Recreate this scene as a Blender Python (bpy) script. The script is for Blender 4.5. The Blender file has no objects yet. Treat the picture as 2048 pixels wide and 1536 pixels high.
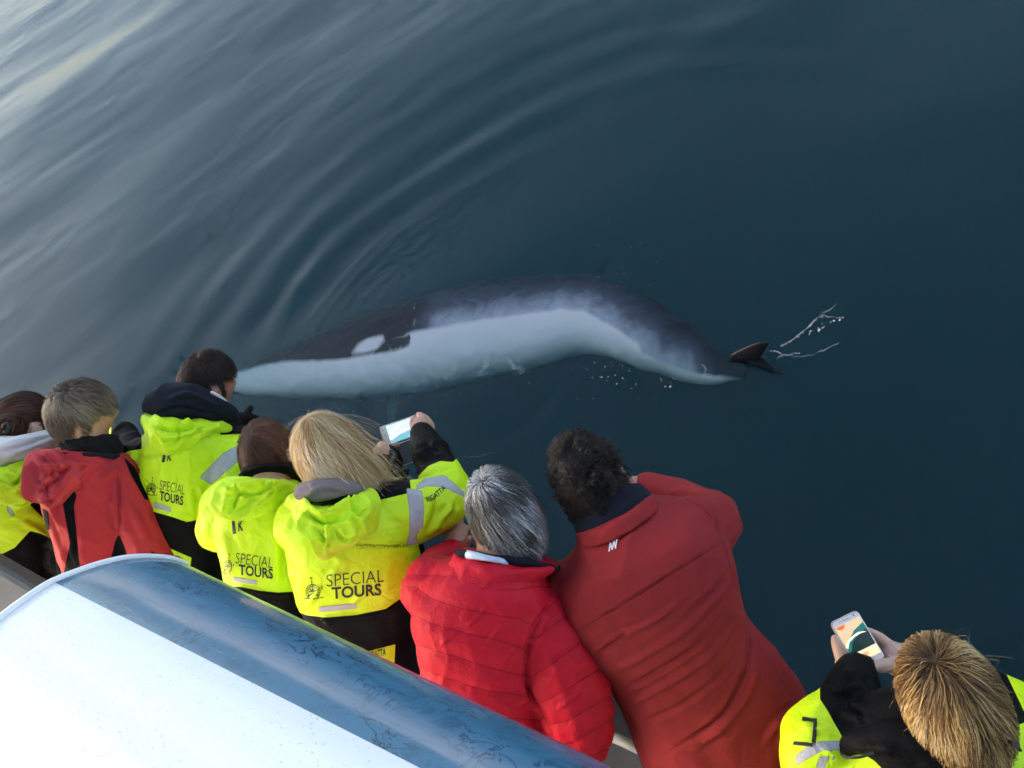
import bpy, bmesh, math, random
import numpy as np
from mathutils import Vector, Matrix
from mathutils.bvhtree import BVHTree

random.seed(7); RNG = np.random.default_rng(7)
scene = bpy.context.scene
COL = scene.collection

# ---------------------------------------------------------------- camera
H = 5.0; FPX = 1537.0
PITCH, ROLL = math.radians(50), math.radians(33)
_f = np.array([0, math.cos(PITCH), -math.sin(PITCH)])
_r0 = np.array([1., 0, 0]); _u0 = np.array([0, math.sin(PITCH), math.cos(PITCH)])
CR = math.cos(ROLL)*_r0 - math.sin(ROLL)*_u0
CU = math.sin(ROLL)*_r0 + math.cos(ROLL)*_u0
CAM = np.array([0, 0, H])
cd = bpy.data.cameras.new('camera'); cam = bpy.data.objects.new('camera', cd); COL.objects.link(cam)
cd.sensor_fit = 'HORIZONTAL'; cd.sensor_width = 36; cd.lens = 36*FPX/2048; cd.clip_end = 5000; cd.clip_start = 0.05
cam.matrix_world = Matrix(((CR[0], CU[0], -_f[0], 0), (CR[1], CU[1], -_f[1], 0), (CR[2], CU[2], -_f[2], H), (0, 0, 0, 1)))
scene.camera = cam

# ---------------------------------------------------------------- sky, sun, exposure
SUN_EL, SUN_AZ = math.radians(16), math.radians(-72)      # azimuth measured from +Y towards +X
world = bpy.data.worlds.new('World'); scene.world = world; world.use_nodes = True
wn = world.node_tree; bg = wn.nodes['Background']
sky = wn.nodes.new('ShaderNodeTexSky'); sky.sky_type = 'NISHITA'; sky.sun_disc = False
sky.sun_elevation = SUN_EL; sky.sun_rotation = SUN_AZ; sky.dust_density = 3.0; sky.ozone_density = 1.0
hs = wn.nodes.new('ShaderNodeHueSaturation'); hs.inputs['Saturation'].default_value = 0.84
wn.links.new(sky.outputs[0], hs.inputs['Color']); wn.links.new(hs.outputs[0], bg.inputs['Color'])
bg.inputs['Strength'].default_value = 0.15
sd = bpy.data.lights.new('sun', 'SUN'); sd.energy = .5; sd.angle = math.radians(25); sd.color = (1, .94, .86)
sun = bpy.data.objects.new('sun', sd); COL.objects.link(sun)
sv = Vector((math.sin(SUN_AZ)*math.cos(SUN_EL), math.cos(SUN_AZ)*math.cos(SUN_EL), math.sin(SUN_EL)))
sun.rotation_euler = sv.to_track_quat('Z', 'Y').to_euler()
scene.view_settings.view_transform = 'Standard'; scene.view_settings.look = 'None'
scene.view_settings.exposure = 1.95; scene.view_settings.gamma = 1
scene.render.engine = 'CYCLES'
cy = scene.cycles
cy.use_denoising = True; cy.max_bounces = 6; cy.volume_bounces = 1; cy.use_adaptive_sampling = True; cy.adaptive_threshold = .05; cy.adaptive_min_samples = 12; cy.transparent_max_bounces = 24
cy.diffuse_bounces = 3; cy.glossy_bounces = 3; cy.caustics_reflective = False; cy.caustics_refractive = False

# ---------------------------------------------------------------- pixel <-> place helpers (photograph pixels, 2048 x 1536)
def ray(x, y):
    d = CR*(x-1024)/FPX - CU*(y-768)/FPX + _f
    return d/np.linalg.norm(d)
KD = 1.2                         # the row of people stands this much further off than the first estimate
def P0(x, y, t): return CAM + ray(x, y)*t
def P(x, y, t): return P0(x, y, t*KD)
def PZ(x, y, z):
    d = ray(x, y); return CAM + d*((z-H)/d[2])
def proj(V):
    q = V - CAM; w = q @ _f
    return np.stack([1024 + FPX*(q @ CR)/w, 768 - FPX*(q @ CU)/w], 1)

# boat frame: a = along the boat, n = outwards over the rail
_A, _B = PZ(450, 1165, H-.9), PZ(1230, 1536, H-.9)
BA = (_B-_A)/np.linalg.norm(_B-_A); BN = np.array([-BA[1], BA[0], 0]); UP = np.array([0, 0, 1.])
BO = PZ(250, 1122, H-.9); BO = np.array([BO[0], BO[1], 0])
DECK = H-3.22
def boat(al, out, z): return BO + BA*al + BN*out + UP*z      # z above the water
def to_boat(X): q = np.asarray(X)-BO; return q @ BA, q @ BN, q[..., 2]

# ---------------------------------------------------------------- mesh helpers
def mk(name, V, F, mats=(), parent=None, smooth=True):
    me = bpy.data.meshes.new(name)
    if isinstance(F, np.ndarray):
        V = np.asarray(V, np.float32); k = F.shape[1]
        me.vertices.add(len(V)); me.vertices.foreach_set('co', V.ravel())
        me.loops.add(F.size); me.loops.foreach_set('vertex_index', F.ravel().astype(np.int32))
        me.polygons.add(len(F)); me.polygons.foreach_set('loop_start', np.arange(0, F.size, k, dtype=np.int32))
        me.update(calc_edges=True)
    else:
        me.from_pydata([tuple(v) for v in V], [], [tuple(f) for f in F]); me.update()
    me.validate()
    if smooth: me.polygons.foreach_set('use_smooth', np.ones(len(me.polygons), bool))
    for m in mats: me.materials.append(m)
    o = bpy.data.objects.new(name, me); COL.objects.link(o)
    if parent: o.parent = parent
    return o
def attr(o, name, vals):
    a = o.data.attributes.new(name, 'FLOAT', 'POINT'); a.data.foreach_set('value', np.asarray(vals, np.float32))
def tag(o, label=None, cat=None, group=None, kind=None):
    if label: o['label'] = label
    if cat: o['category'] = cat
    if group: o['group'] = group
    if kind: o['kind'] = kind
    return o
def empty(name, loc):
    o = bpy.data.objects.new(name, None); COL.objects.link(o); o.location = loc; o.empty_display_size = .1; return o
def put_under(ch, par):          # parent without moving
    ch.parent = par; ch.matrix_parent_inverse = Matrix.Translation(Vector(par.location)).inverted()

def catmull(rows, k=4):
    R = np.asarray(rows, float)
    if len(R) < 3: 
        return np.concatenate([R[0] + (R[1]-R[0])*np.linspace(0, 1, k+1)[:, None]])
    out = []
    Q = np.vstack([2*R[0]-R[1], R, 2*R[-1]-R[-2]])
    for i in range(1, len(Q)-2):
        p0, p1, p2, p3 = Q[i-1:i+3]
        for j in range(k):
            t = j/k
            out.append(.5*((2*p1)+(p2-p0)*t+(2*p0-5*p1+4*p2-p3)*t*t+(3*p1-p0-3*p2+p3)*t**3))
    out.append(R[-1]); return np.array(out)
def skin(rings):                 # closed tube from rings (k, n, 3)
    k, n, _ = rings.shape
    V = np.vstack([rings.reshape(-1, 3), rings[0].mean(0), rings[-1].mean(0)])
    F = []
    for i in range(k-1):
        for j in range(n):
            j2 = (j+1) % n; F.append((i*n+j, i*n+j2, (i+1)*n+j2, (i+1)*n+j))
    for j in range(n):
        F.append((k*n, (j+1) % n, j)); F.append((k*n+1, (k-1)*n+j, (k-1)*n+(j+1) % n))
    return V, F
def fix(part):                   # outward normals
    V, F = part
    bm = bmesh.new(); vs = [bm.verts.new(v) for v in V]
    for f in F:
        try: bm.faces.new([vs[i] for i in f])
        except ValueError: pass
    bmesh.ops.recalc_face_normals(bm, faces=bm.faces[:])
    bm.verts.index_update()
    V2 = [tuple(v.co) for v in bm.verts]; F2 = [tuple(v.index for v in f.verts) for f in bm.faces]; bm.free()
    return V2, F2
def loft(secs, n=28, p=2.4, k=4, front=None):
    """sections (ax, ay, bx, by, distance, half thickness): the two outline points of a slice and its distance"""
    S = catmull(secs, k)
    A = np.array([P(s[0], s[1], s[4]) for s in S]); B = np.array([P(s[2], s[3], s[4]) for s in S])
    c = (A+B)/2; u = (B-A)/2; T = np.gradient(c, axis=0)
    th = np.linspace(0, 2*np.pi, n, endpoint=False)
    ct, st = np.cos(th), np.sin(th)
    ct = np.sign(ct)*np.abs(ct)**(2/p); st = np.sign(st)*np.abs(st)**(2/p)
    rings = []
    for i in range(len(S)):
        w = np.cross(u[i], T[i]); w /= np.linalg.norm(w)+1e-9
        if w @ (CAM-c[i]) < 0: w = -w
        w = w*max(S[i][5], .004)*KD
        rings.append(c[i] + ct[:, None]*u[i] + st[:, None]*w)
    return fix(skin(np.array(rings)))
def tubew(pts, rad, n=14, k=4, flat=1.0, flatdir=None):
    """tube through world points with a radius at each, rounded ends"""
    R = catmull(np.c_[np.asarray(pts, float), np.asarray(rad, float)], k)
    c, r = R[:, :3], R[:, 3]
    T = np.gradient(c, axis=0); T /= np.linalg.norm(T, axis=1)[:, None]+1e-9
    ref = np.array([.31, .45, .83]) if flatdir is None else np.asarray(flatdir, float)
    rings = []; th = np.linspace(0, 2*np.pi, n, endpoint=False)
    for i in range(len(c)):
        x = np.cross(T[i], ref); x /= np.linalg.norm(x)+1e-9; y = np.cross(x, T[i])
        if flatdir is None: ref = y
        rings.append((c[i], r[i], x, y, T[i]))
    out = []
    c0, r0, x, y, t = rings[0]
    for q in (80, 55, 28):
        a = math.radians(q); out.append(c0 - t*r0*math.sin(a) + (x*np.cos(th)[:, None]+y*np.sin(th)[:, None]*flat)*r0*math.cos(a))
    for c0, r0, x, y, t in rings: out.append(c0 + (x*np.cos(th)[:, None]+y*np.sin(th)[:, None]*flat)*r0)
    for q in (28, 55, 80):
        a = math.radians(q); out.append(c0 + t*r0*math.sin(a) + (x*np.cos(th)[:, None]+y*np.sin(th)[:, None]*flat)*r0*math.cos(a))
    return fix(skin(np.array(out)))
def tube(pts, n=14, k=4):        # (px, py, distance, radius)
    return tubew([P(*q[:3]) for q in pts], [q[3]*KD for q in pts], n, k)
def ellip(c, rad, axes=None, nu=24, nv=14):
    th = np.linspace(0, 2*np.pi, nu, endpoint=False); ph = np.linspace(.12, np.pi-.12, nv)
    d = np.stack([np.outer(np.sin(ph), np.cos(th)), np.outer(np.sin(ph), np.sin(th)), np.outer(np.cos(ph), np.ones(nu))], -1)
    d = d*np.asarray(rad)
    if axes is not None: d = d @ np.asarray(axes)
    return fix(skin(d + np.asarray(c)))
def join(parts):
    V, F = [], []
    for v, f in parts:
        b = len(V); V += [tuple(q) for q in v]; F += [tuple(i+b for i in q) for q in f]
    return V, F
def union(parts, vox=.008, smooth=5):
    V, F = join(parts)
    me = bpy.data.meshes.new('tmp'); me.from_pydata(V, [], F); me.update()
    o = bpy.data.objects.new('tmp', me); COL.objects.link(o)
    m = o.modifiers.new('r', 'REMESH'); m.mode = 'VOXEL'; m.voxel_size = vox
    if smooth:
        s = o.modifiers.new('s', 'SMOOTH'); s.factor = .5; s.iterations = smooth
    dg = bpy.context.evaluated_depsgraph_get(); ev = o.evaluated_get(dg); e = ev.to_mesh()
    W = np.empty(len(e.vertices)*3, np.float32); e.vertices.foreach_get('co', W); W = W.reshape(-1, 3).astype(float)
    q = np.empty(len(e.loops), np.int32); e.loops.foreach_get('vertex_index', q); q = q.reshape(-1, 4)
    ev.to_mesh_clear(); bpy.data.objects.remove(o); bpy.data.meshes.remove(me)
    return W, q
def vnormals(V, F):
    a, b, c, d = V[F[:, 0]], V[F[:, 1]], V[F[:, 2]], V[F[:, 3]]
    fn = np.cross(c-a, d-b); N = np.zeros_like(V)
    for i in range(4): np.add.at(N, F[:, i], fn)
    return N/(np.linalg.norm(N, axis=1)[:, None]+1e-12)
def vnoise(X, seed=0):
    X = np.asarray(X, float) + seed*17.31
    i = np.floor(X).astype(np.int64); f = X-i; f = f*f*(3-2*f)
    def h(o):
        q = i+np.array(o); n = (q[:, 0]*73856093 ^ q[:, 1]*19349663 ^ q[:, 2]*83492791) & 0x7fffffff
        n = (n ^ (n >> 13))*1274126177 & 0x7fffffff
        return (n & 0xffff)/65535.
    r = 0
    for dx in (0, 1):
        for dy in (0, 1):
            for dz in (0, 1):
                w = (f[:, 0] if dx else 1-f[:, 0])*(f[:, 1] if dy else 1-f[:, 1])*(f[:, 2] if dz else 1-f[:, 2])
                r = r + w*h((dx, dy, dz))
    return r
def segdist(p, pts):
    """distance of pixels p (n,2) to polyline pts, and the parameter along it 0..1"""
    pts = np.asarray(pts, float); best = np.full(len(p), 1e9); par = np.zeros(len(p)); m = len(pts)-1
    for i in range(m):
        a, b = pts[i], pts[i+1]; ab = b-a
        t = np.clip(((p-a) @ ab)/(ab @ ab+1e-9), 0, 1); d = np.linalg.norm(p-(a+t[:, None]*ab), axis=1)
        k = d < best; best[k] = d[k]; par[k] = (i+t[k])/m
    return best, par
def polysdf(p, poly):            # positive inside
    poly = np.asarray(poly, float); d, _ = segdist(p, np.vstack([poly, poly[:1]]))
    ins = np.zeros(len(p), bool); x, y = p[:, 0], p[:, 1]; j = len(poly)-1
    for i in range(len(poly)):
        xi, yi = poly[i]; xj, yj = poly[j]
        c = ((yi > y) != (yj > y)) & (x < (xj-xi)*(y-yi)/(yj-yi+1e-12)+xi); ins ^= c; j = i
    return np.where(ins, d, -d)
def masksdf(p, polys):
    r = np.full(len(p), -999.)
    for q in polys: r = np.maximum(r, polysdf(p, q))
    return r
def wrinkle(V, F, strokes=(), amp=.003, scale=14, stretch=(1, 1, .45), seed=0, ridge=0.):
    """folds: noise relief plus ridges (positive) and creases (negative) along lines"""
    N = vnormals(V, F); px = proj(V)
    face = np.einsum('ij,ij->i', N, CAM-V); face /= np.linalg.norm(CAM-V, axis=1)
    X = V @ np.array([BA, BN, UP]).T*np.array(stretch)*scale
    X = X + 1.2*np.stack([vnoise(X*.5, seed+k) for k in (1, 2, 3)], 1)
    n1 = vnoise(X, seed+5); n2 = vnoise(X*2.1, seed+6)
    d = 1.6*amp*((1-np.abs(2*n1-1))**2*1.6-.7 + .5*(n2-.5))
    for pts, w, dep in strokes:
        q = catmull(pts, 5) if len(pts) > 2 else np.asarray(pts, float)
        dist, t = segdist(px, q)
        k = np.clip(np.minimum(t, 1-t)*5, 0.15, 1)*np.clip(face*3, 0, 1)
        g = np.exp(-(dist/w)**1.4)
        d = d + 1.7*dep*k*(g - .35*np.exp(-((dist-2.1*w)/w)**2))
    return V + N*d[:, None]

# ---------------------------------------------------------------- materials
def nmat(name):
    m = bpy.data.materials.new(name); m.use_nodes = True
    return m, m.node_tree, m.node_tree.nodes['Principled BSDF']
def node(nt, typ, **kw):
    n = nt.nodes.new(typ)
    for k, v in kw.items():
        if k in n.inputs: n.inputs[k].default_value = v
        else: setattr(n, k, v)
    return n
def noise(nt, scale, detail=4, rough=.5, vec=None, dist=0.):
    n = node(nt, 'ShaderNodeTexNoise', Scale=scale, Detail=detail, Roughness=rough, Distortion=dist)
    if vec is None:
        tc = node(nt, 'ShaderNodeTexCoord'); vec = tc.outputs['Object']
    nt.links.new(vec, n.inputs['Vector']); return n
def mapped(nt, scale, rot=(0, 0, 0)):
    tc = node(nt, 'ShaderNodeTexCoord'); mp = node(nt, 'ShaderNodeMapping'); mp.inputs['Scale'].default_value = scale
    mp.inputs['Rotation'].default_value = rot
    nt.links.new(tc.outputs['Object'], mp.inputs['Vector']); return mp.outputs[0]
def ramp(nt, fac, stops):
    r = node(nt, 'ShaderNodeValToRGB'); e = r.color_ramp.elements
    while len(e) < len(stops): e.new(.5)
    for q, (p, c) in zip(e, stops): q.position = p; q.color = (*c, 1) if len(c) == 3 else c
    nt.links.new(fac, r.inputs[0]); return r.outputs[0]
def mixc(nt, fac, a, b, blend='MIX'):
    m = node(nt, 'ShaderNodeMix', data_type='RGBA', blend_type=blend)
    for s, v in ((0, fac), (6, a), (7, b)):
        if hasattr(v, 'is_output'): nt.links.new(v, m.inputs[s])
        elif s == 0: m.inputs[0].default_value = v
        else: m.inputs[s].default_value = (*v, 1) if len(v) == 3 else v
    return m.outputs[2]
def math_(nt, op, a, b=0., clamp=False):
    m = node(nt, 'ShaderNodeMath', operation=op, use_clamp=clamp)
    for i, v in ((0, a), (1, b)):
        if hasattr(v, 'is_output'): nt.links.new(v, m.inputs[i])
        else: m.inputs[i].default_value = v
    return m.outputs[0]
def bump(nt, bs, h, strength=.3, dist=.01):
    b = node(nt, 'ShaderNodeBump', Strength=strength, Distance=dist); nt.links.new(h, b.inputs['Height'])
    nt.links.new(b.outputs[0], bs.inputs['Normal']); return b
def getattr_(nt, name):
    a = node(nt, 'ShaderNodeAttribute'); a.attribute_name = name; return a.outputs['Fac']
def step(nt, v, w=1.0, t=0.):     # soft step on a signed distance in pixels
    return math_(nt, 'ADD', math_(nt, 'DIVIDE', math_(nt, 'SUBTRACT', v, t), w), .5, True)

def cloth(name, col, rough=.6, black=None, tape=False, weave=900, wr=.35, sheen=.1, col2=None, wscale=28, spec=.3, quilt=False):
    m, nt, b = nmat(name)
    big = noise(nt, 5, 3).outputs['Fac']; fine = noise(nt, weave, 1).outputs['Fac']
    fold = noise(nt, wscale, 3, .55, mapped(nt, (1, 1, .5)), .8).outputs['Fac']
    c = mixc(nt, ramp(nt, big, [(.35, (0, 0, 0)), (.7, (1, 1, 1))]), tuple(x*.93 for x in col), col2 or col)
    if black is not None: c = mixc(nt, step(nt, getattr_(nt, 'm_black')), c, black)
    r = rough
    if tape:
        t = getattr_(nt, 'm_tape')
        c = mixc(nt, step(nt, t, 1., -1.4), c, (.30, .30, .27)); s = step(nt, t)
        c = mixc(nt, s, c, (.42, .42, .44))
    sl = math_(nt, 'LESS_THAN', math_(nt, 'ABSOLUTE', math_(nt, 'SUBTRACT', getattr_(nt, 'm_seam'), 50.)), 1.05)
    c = mixc(nt, math_(nt, 'MULTIPLY', sl, .55), c, tuple(x*.25 for x in col))
    if quilt:
        qf = math_(nt, 'ABSOLUTE', math_(nt, 'SUBTRACT', math_(nt, 'FRACT', math_(nt, 'ADD', getattr_(nt, 'm_quilt'), .5)), .5))
        ql = ramp(nt, qf, [(0, (1, 1, 1)), (.035, (0, 0, 0))]); c = mixc(nt, math_(nt, 'MULTIPLY', ql, .75), c, tuple(x*.2 for x in col))
    if black is not None: nt.links.new(math_(nt, 'SUBTRACT', spec, math_(nt, 'MULTIPLY', step(nt, getattr_(nt, 'm_black')), spec*.8)), b.inputs['Specular IOR Level'])
    nt.links.new(c, b.inputs['Base Color']); b.inputs['Roughness'].default_value = r
    b.inputs['Sheen Weight'].default_value = sheen if max(col) > .55 and black is None and col[1] > .5 else 0.; b.inputs['Specular IOR Level'].default_value = spec; b.inputs['Sheen Roughness'].default_value = .5
    h = math_(nt, 'ADD', math_(nt, 'MULTIPLY', fold, 1.0), math_(nt, 'MULTIPLY', fine, .06))
    bump(nt, b, h, wr, .012)
    return m
def plain(name, col, rough=.5, metal=0., var=.12, nscale=60, bstr=.1, coat=0.):
    m, nt, b = nmat(name); n = noise(nt, nscale, 4)
    c = mixc(nt, n.outputs['Fac'], tuple(x*(1-var) for x in col), tuple(min(1, x*(1+var)) for x in col))
    nt.links.new(c, b.inputs['Base Color']); b.inputs['Roughness'].default_value = rough; b.inputs['Metallic'].default_value = metal
    b.inputs['Coat Weight'].default_value = coat
    bump(nt, b, n.outputs['Fac'], bstr, .004); return m
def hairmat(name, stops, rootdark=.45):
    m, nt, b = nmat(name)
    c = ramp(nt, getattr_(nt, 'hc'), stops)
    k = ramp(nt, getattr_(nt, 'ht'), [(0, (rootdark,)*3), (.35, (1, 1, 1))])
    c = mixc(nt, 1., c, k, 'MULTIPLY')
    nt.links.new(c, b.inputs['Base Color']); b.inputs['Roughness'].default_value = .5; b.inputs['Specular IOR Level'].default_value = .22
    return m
def skinmat(name, col):
    m, nt, b = nmat(name); n = noise(nt, 40, 4); n2 = noise(nt, 12, 2)
    c = mixc(nt, n.outputs['Fac'], tuple(x*.88 for x in col), col)
    c = mixc(nt, ramp(nt, n2.outputs['Fac'], [(.45, (0, 0, 0)), (.75, (.5, .5, .5))]), c, (col[0], col[1]*.72, col[2]*.66))
    nt.links.new(c, b.inputs['Base Color']); b.inputs['Roughness'].default_value = .5
    b.inputs['Subsurface Weight'].default_value = .08; b.inputs['Subsurface Radius'].default_value = (.01, .004, .002)
    bump(nt, b, noise(nt, 260, 3).outputs['Fac'], .12, .003); return m
def emis(name, col, s=1.0):
    m, nt, b = nmat(name); n = noise(nt, 90, 2)
    c = mixc(nt, n.outputs['Fac'], tuple(x*.85 for x in col), col)
    b.inputs['Base Color'].default_value = (.01, .01, .01, 1); nt.links.new(c, b.inputs['Emission Color'])
    b.inputs['Emission Strength'].default_value = s*.42; b.inputs['Roughness'].default_value = .12; return m

YEL = (.62, .90, .008); BLK = (.0045, .0045, .0055)
M = dict(
    hivis=cloth('hivis', YEL, .5, BLK, True, col2=(.68, .93, .010), wr=.5, wscale=24),
    hivis_hood=cloth('hivis_hood', YEL, .5, wr=.5, wscale=34),
    black=cloth('black_cloth', BLK, .7, spec=.1), navy=cloth('navy_fleece', (.004, .006, .015), .9, sheen=.1, wr=.2),
    fleece=cloth('black_fleece', (.006, .005, .0055), .95, wr=.5, wscale=160),
    white_cloth=cloth('white_quilt', (.62, .60, .58), .75), taupe=cloth('taupe_fleece', (.20, .16, .16), .9, wr=.2),
    red_a=cloth('red_softshell', (.46, .024, .031), .75, BLK, False), red_a2=cloth('red_hood', (.50, .04, .05), .75),
    red_d=cloth('red_collar', (.56, .008, .026), .62, wr=.28, wscale=60, spec=.2),
    red_b=cloth('red_puffer', (.56, .008, .026), .62, wr=.28, wscale=60, quilt=True, spec=.2), red_c=cloth('dull_red_softshell', (.27, .018, .020), .85, wr=.22, wscale=20),
    shirt=cloth('pale_blue_shirt', (.55, .62, .75), .8), jean=cloth('dark_trousers', (.006, .007, .014), .85),
    print=plain('black_print', (.008, .01, .008), .6), wprint=plain('white_print', (.75, .73, .72), .6), tapegrey=plain('reflective_tape', (.42, .42, .45), .4),
    label=cloth('yellow_label', YEL, .5, wr=.1),
    rubber=plain('black_rubber', (.015, .014, .014), .5),
    steel=plain('phone_metal', (.62, .52, .48), .3, .6, .05), phone_w=plain('phone_white', (.78, .76, .76), .15, 0, .03, 60, 0., .5),
    glass=plain('dark_phone_glass', (.06, .07, .08), .1, 0, .1, 20, 0.),
)

# ================================================================ THE SETTING: water
def water():
    c = PZ(1150, 560, 0)
    def axis(c0, fine, half, far):
        g = []; st = fine; x = 0
        while x < far: st *= 1.12; x += st; g.append(x)
        g = np.array(g); m_ = np.arange(c0, half, fine); return np.concatenate([c0-g[::-1], m_, m_[-1]+g])
    X = axis(-8.5, .068, 7.0, 1200); Y = axis(-.5, .068, 24.5, 1200)
    nx, ny = len(X), len(Y)
    gx, gy = np.meshgrid(X, Y, indexing='ij')
    pts = np.stack([gx.ravel(), gy.ravel(), np.zeros(gx.size)], 1)
    z = np.zeros(len(pts)); fall = np.exp(-np.maximum(0, np.hypot(pts[:, 0], pts[:, 1]-5)-40)/60)
    def wv(scale, warp, seed, st=(1, 1)):
        q = pts*np.array([scale*st[0], scale*st[1], 1]); q = q + warp*np.stack([vnoise(q*.6, seed), vnoise(q*.6, seed+1), q[:, 0]*0], 1)
        return vnoise(q, seed+2)-.5
    z += .13*wv(.40, 1.2, 1, (.8, 1.2)) + .034*wv(1.0, 1.0, 5, (.6, 1.3)) + .009*wv(3.0, .8, 9, (.6, 1.3))
    patch_ = np.clip(wv(.25, 1, 30)*3+.35, 0, 1)
    z += .0055*patch_*wv(7, .6, 13, (.6, 1.3))
    # rings spreading from where the tail broke the surface
    R = np.hypot(pts[:, 0]-.74, pts[:, 1]-3.36)+.5*(vnoise(pts*.55, 8)-.5)+.06*(vnoise(pts*2.2, 9)-.5)
    an = np.arctan2(pts[:, 1]-3.36, pts[:, 0]-.74)                    # strongest ahead of the animal, to the left and far side
    sec = np.clip(1-np.abs(an-2.25)/1.9, 0, 1)**.7
    z += .018*np.exp(-((R-4.1)/.70)**2)*sec*np.sin((R+.15*(vnoise(pts*.9, 12)-.5))*2*np.pi/.66+.6)*(.25+1.0*vnoise(pts*.8, 13))
    z += .008*np.exp(-((R-3.35)/.55)**2)*sec*np.sin(R*2*np.pi/.17)*(.3+1.2*vnoise(pts*1.3, 10))
    z += .006*np.exp(-((R-2.4)/.7)**2)*np.sin(R*2*np.pi/.19)*vnoise(pts*1.2, 11)*(.3+.7*sec)
    z += .008*np.exp(-((R-5.3)/.6)**2)*sec*np.sin(R*2*np.pi/.58)*vnoise(pts*.6, 14)
    px = proj(pts); w = np.where((pts[:, 1] > 0) & (np.hypot(pts[:, 0], pts[:, 1]) < 12), 1, 0)
    # curls where the flipper stirs the water
    for cx, cy_, r_, amp_, wl in ((960, 720, 1.05, .012, .30), (960, 720, .75, .006, .13), (1030, 740, .35, .006, .10), (820, 790, .4, .006, .10)):
        rc2 = PZ(cx, cy_, 0); R2 = np.hypot(pts[:, 0]-rc2[0], pts[:, 1]-rc2[1])+.25*(vnoise(pts*2.2, 20)-.5)
        z += amp_*w*np.exp(-((R2-r_)/(r_*.5))**2)*np.sin(R2*2*np.pi/wl)*np.clip((px[:, 1]-735)/50, 0, 1)
    # the surface lies calm over the animal's back
    ol = np.array([PZ(*q, 0)[:2] for q in ((450, 770), (570, 745), (700, 720), (850, 690), (1000, 660), (1150, 635), (1300, 680), (1400, 735), (1500, 745))])
    near_ = np.zeros(len(pts), bool); near_[(np.abs(pts[:, 0]) < 5) & (np.abs(pts[:, 1]-5) < 5)] = True
    dd = np.full(len(pts), 9.); dd[near_] = segdist(pts[near_, :2], ol)[0]
    z *= .10+.90*np.clip((dd-.30)/.7, 0, 1)**1.2
    z *= fall; pts[:, 2] = z
    idx = np.arange(nx*ny).reshape(nx, ny)
    top = np.stack([idx[:-1, :-1], idx[1:, :-1], idx[1:, 1:], idx[:-1, 1:]], -1).reshape(-1, 4)
    # sides and bottom close the body of water
    border = np.concatenate([idx[:, 0], idx[-1, 1:], idx[-2::-1, -1], idx[0, -2:0:-1]])
    low = pts[border].copy(); low[:, 2] = -12
    b0 = len(pts); nb = len(border); j = np.arange(nb); j2 = (j+1) % nb
    side = np.stack([border[j], b0+j, b0+j2, border[j2]], 1)
    V = np.vstack([pts, low]); F = [tuple(f) for f in np.vstack([top, side]).tolist()]
    F.append(tuple(range(b0+nb-1, b0-1, -1)))
    m = bpy.data.materials.new('sea_water'); m.use_nodes = True; nt = m.node_tree
    for n_ in list(nt.nodes): nt.nodes.remove(n_)
    out = node(nt, 'ShaderNodeOutputMaterial')
    n2 = noise(nt, 13, 2, .5, mapped(nt, (.55, 1.5, 1)))
    h = n2.outputs['Fac']
    bp = node(nt, 'ShaderNodeBump', Strength=.55, Distance=.010); nt.links.new(h, bp.inputs['Height'])
    fr = node(nt, 'ShaderNodeFresnel', IOR=1.333); pass
    gl = node(nt, 'ShaderNodeBsdfGlossy', Roughness=.06); nt.links.new(bp.outputs[0], gl.inputs['Normal'])
    tr = node(nt, 'ShaderNodeBsdfTransparent'); mx = node(nt, 'ShaderNodeMixShader')
    nt.links.new(fr.outputs[0], mx.inputs[0]); nt.links.new(tr.outputs[0], mx.inputs[1]); nt.links.new(gl.outputs[0], mx.inputs[2])
    vol = node(nt, 'ShaderNodeVolumePrincipled'); vol.inputs['Density'].default_value = 3.0
    vol.inputs['Color'].default_value = (.022, .110, .132, 1); vol.inputs['Absorption Color'].default_value = (.22, .47, .43, 1)
    nt.links.new(mx.outputs[0], out.inputs['Surface']); nt.links.new(vol.outputs[0], out.inputs['Volume'])
    o = mk('sea_water', V, F, [m]); tag(o, kind='structure'); return o
water()

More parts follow.
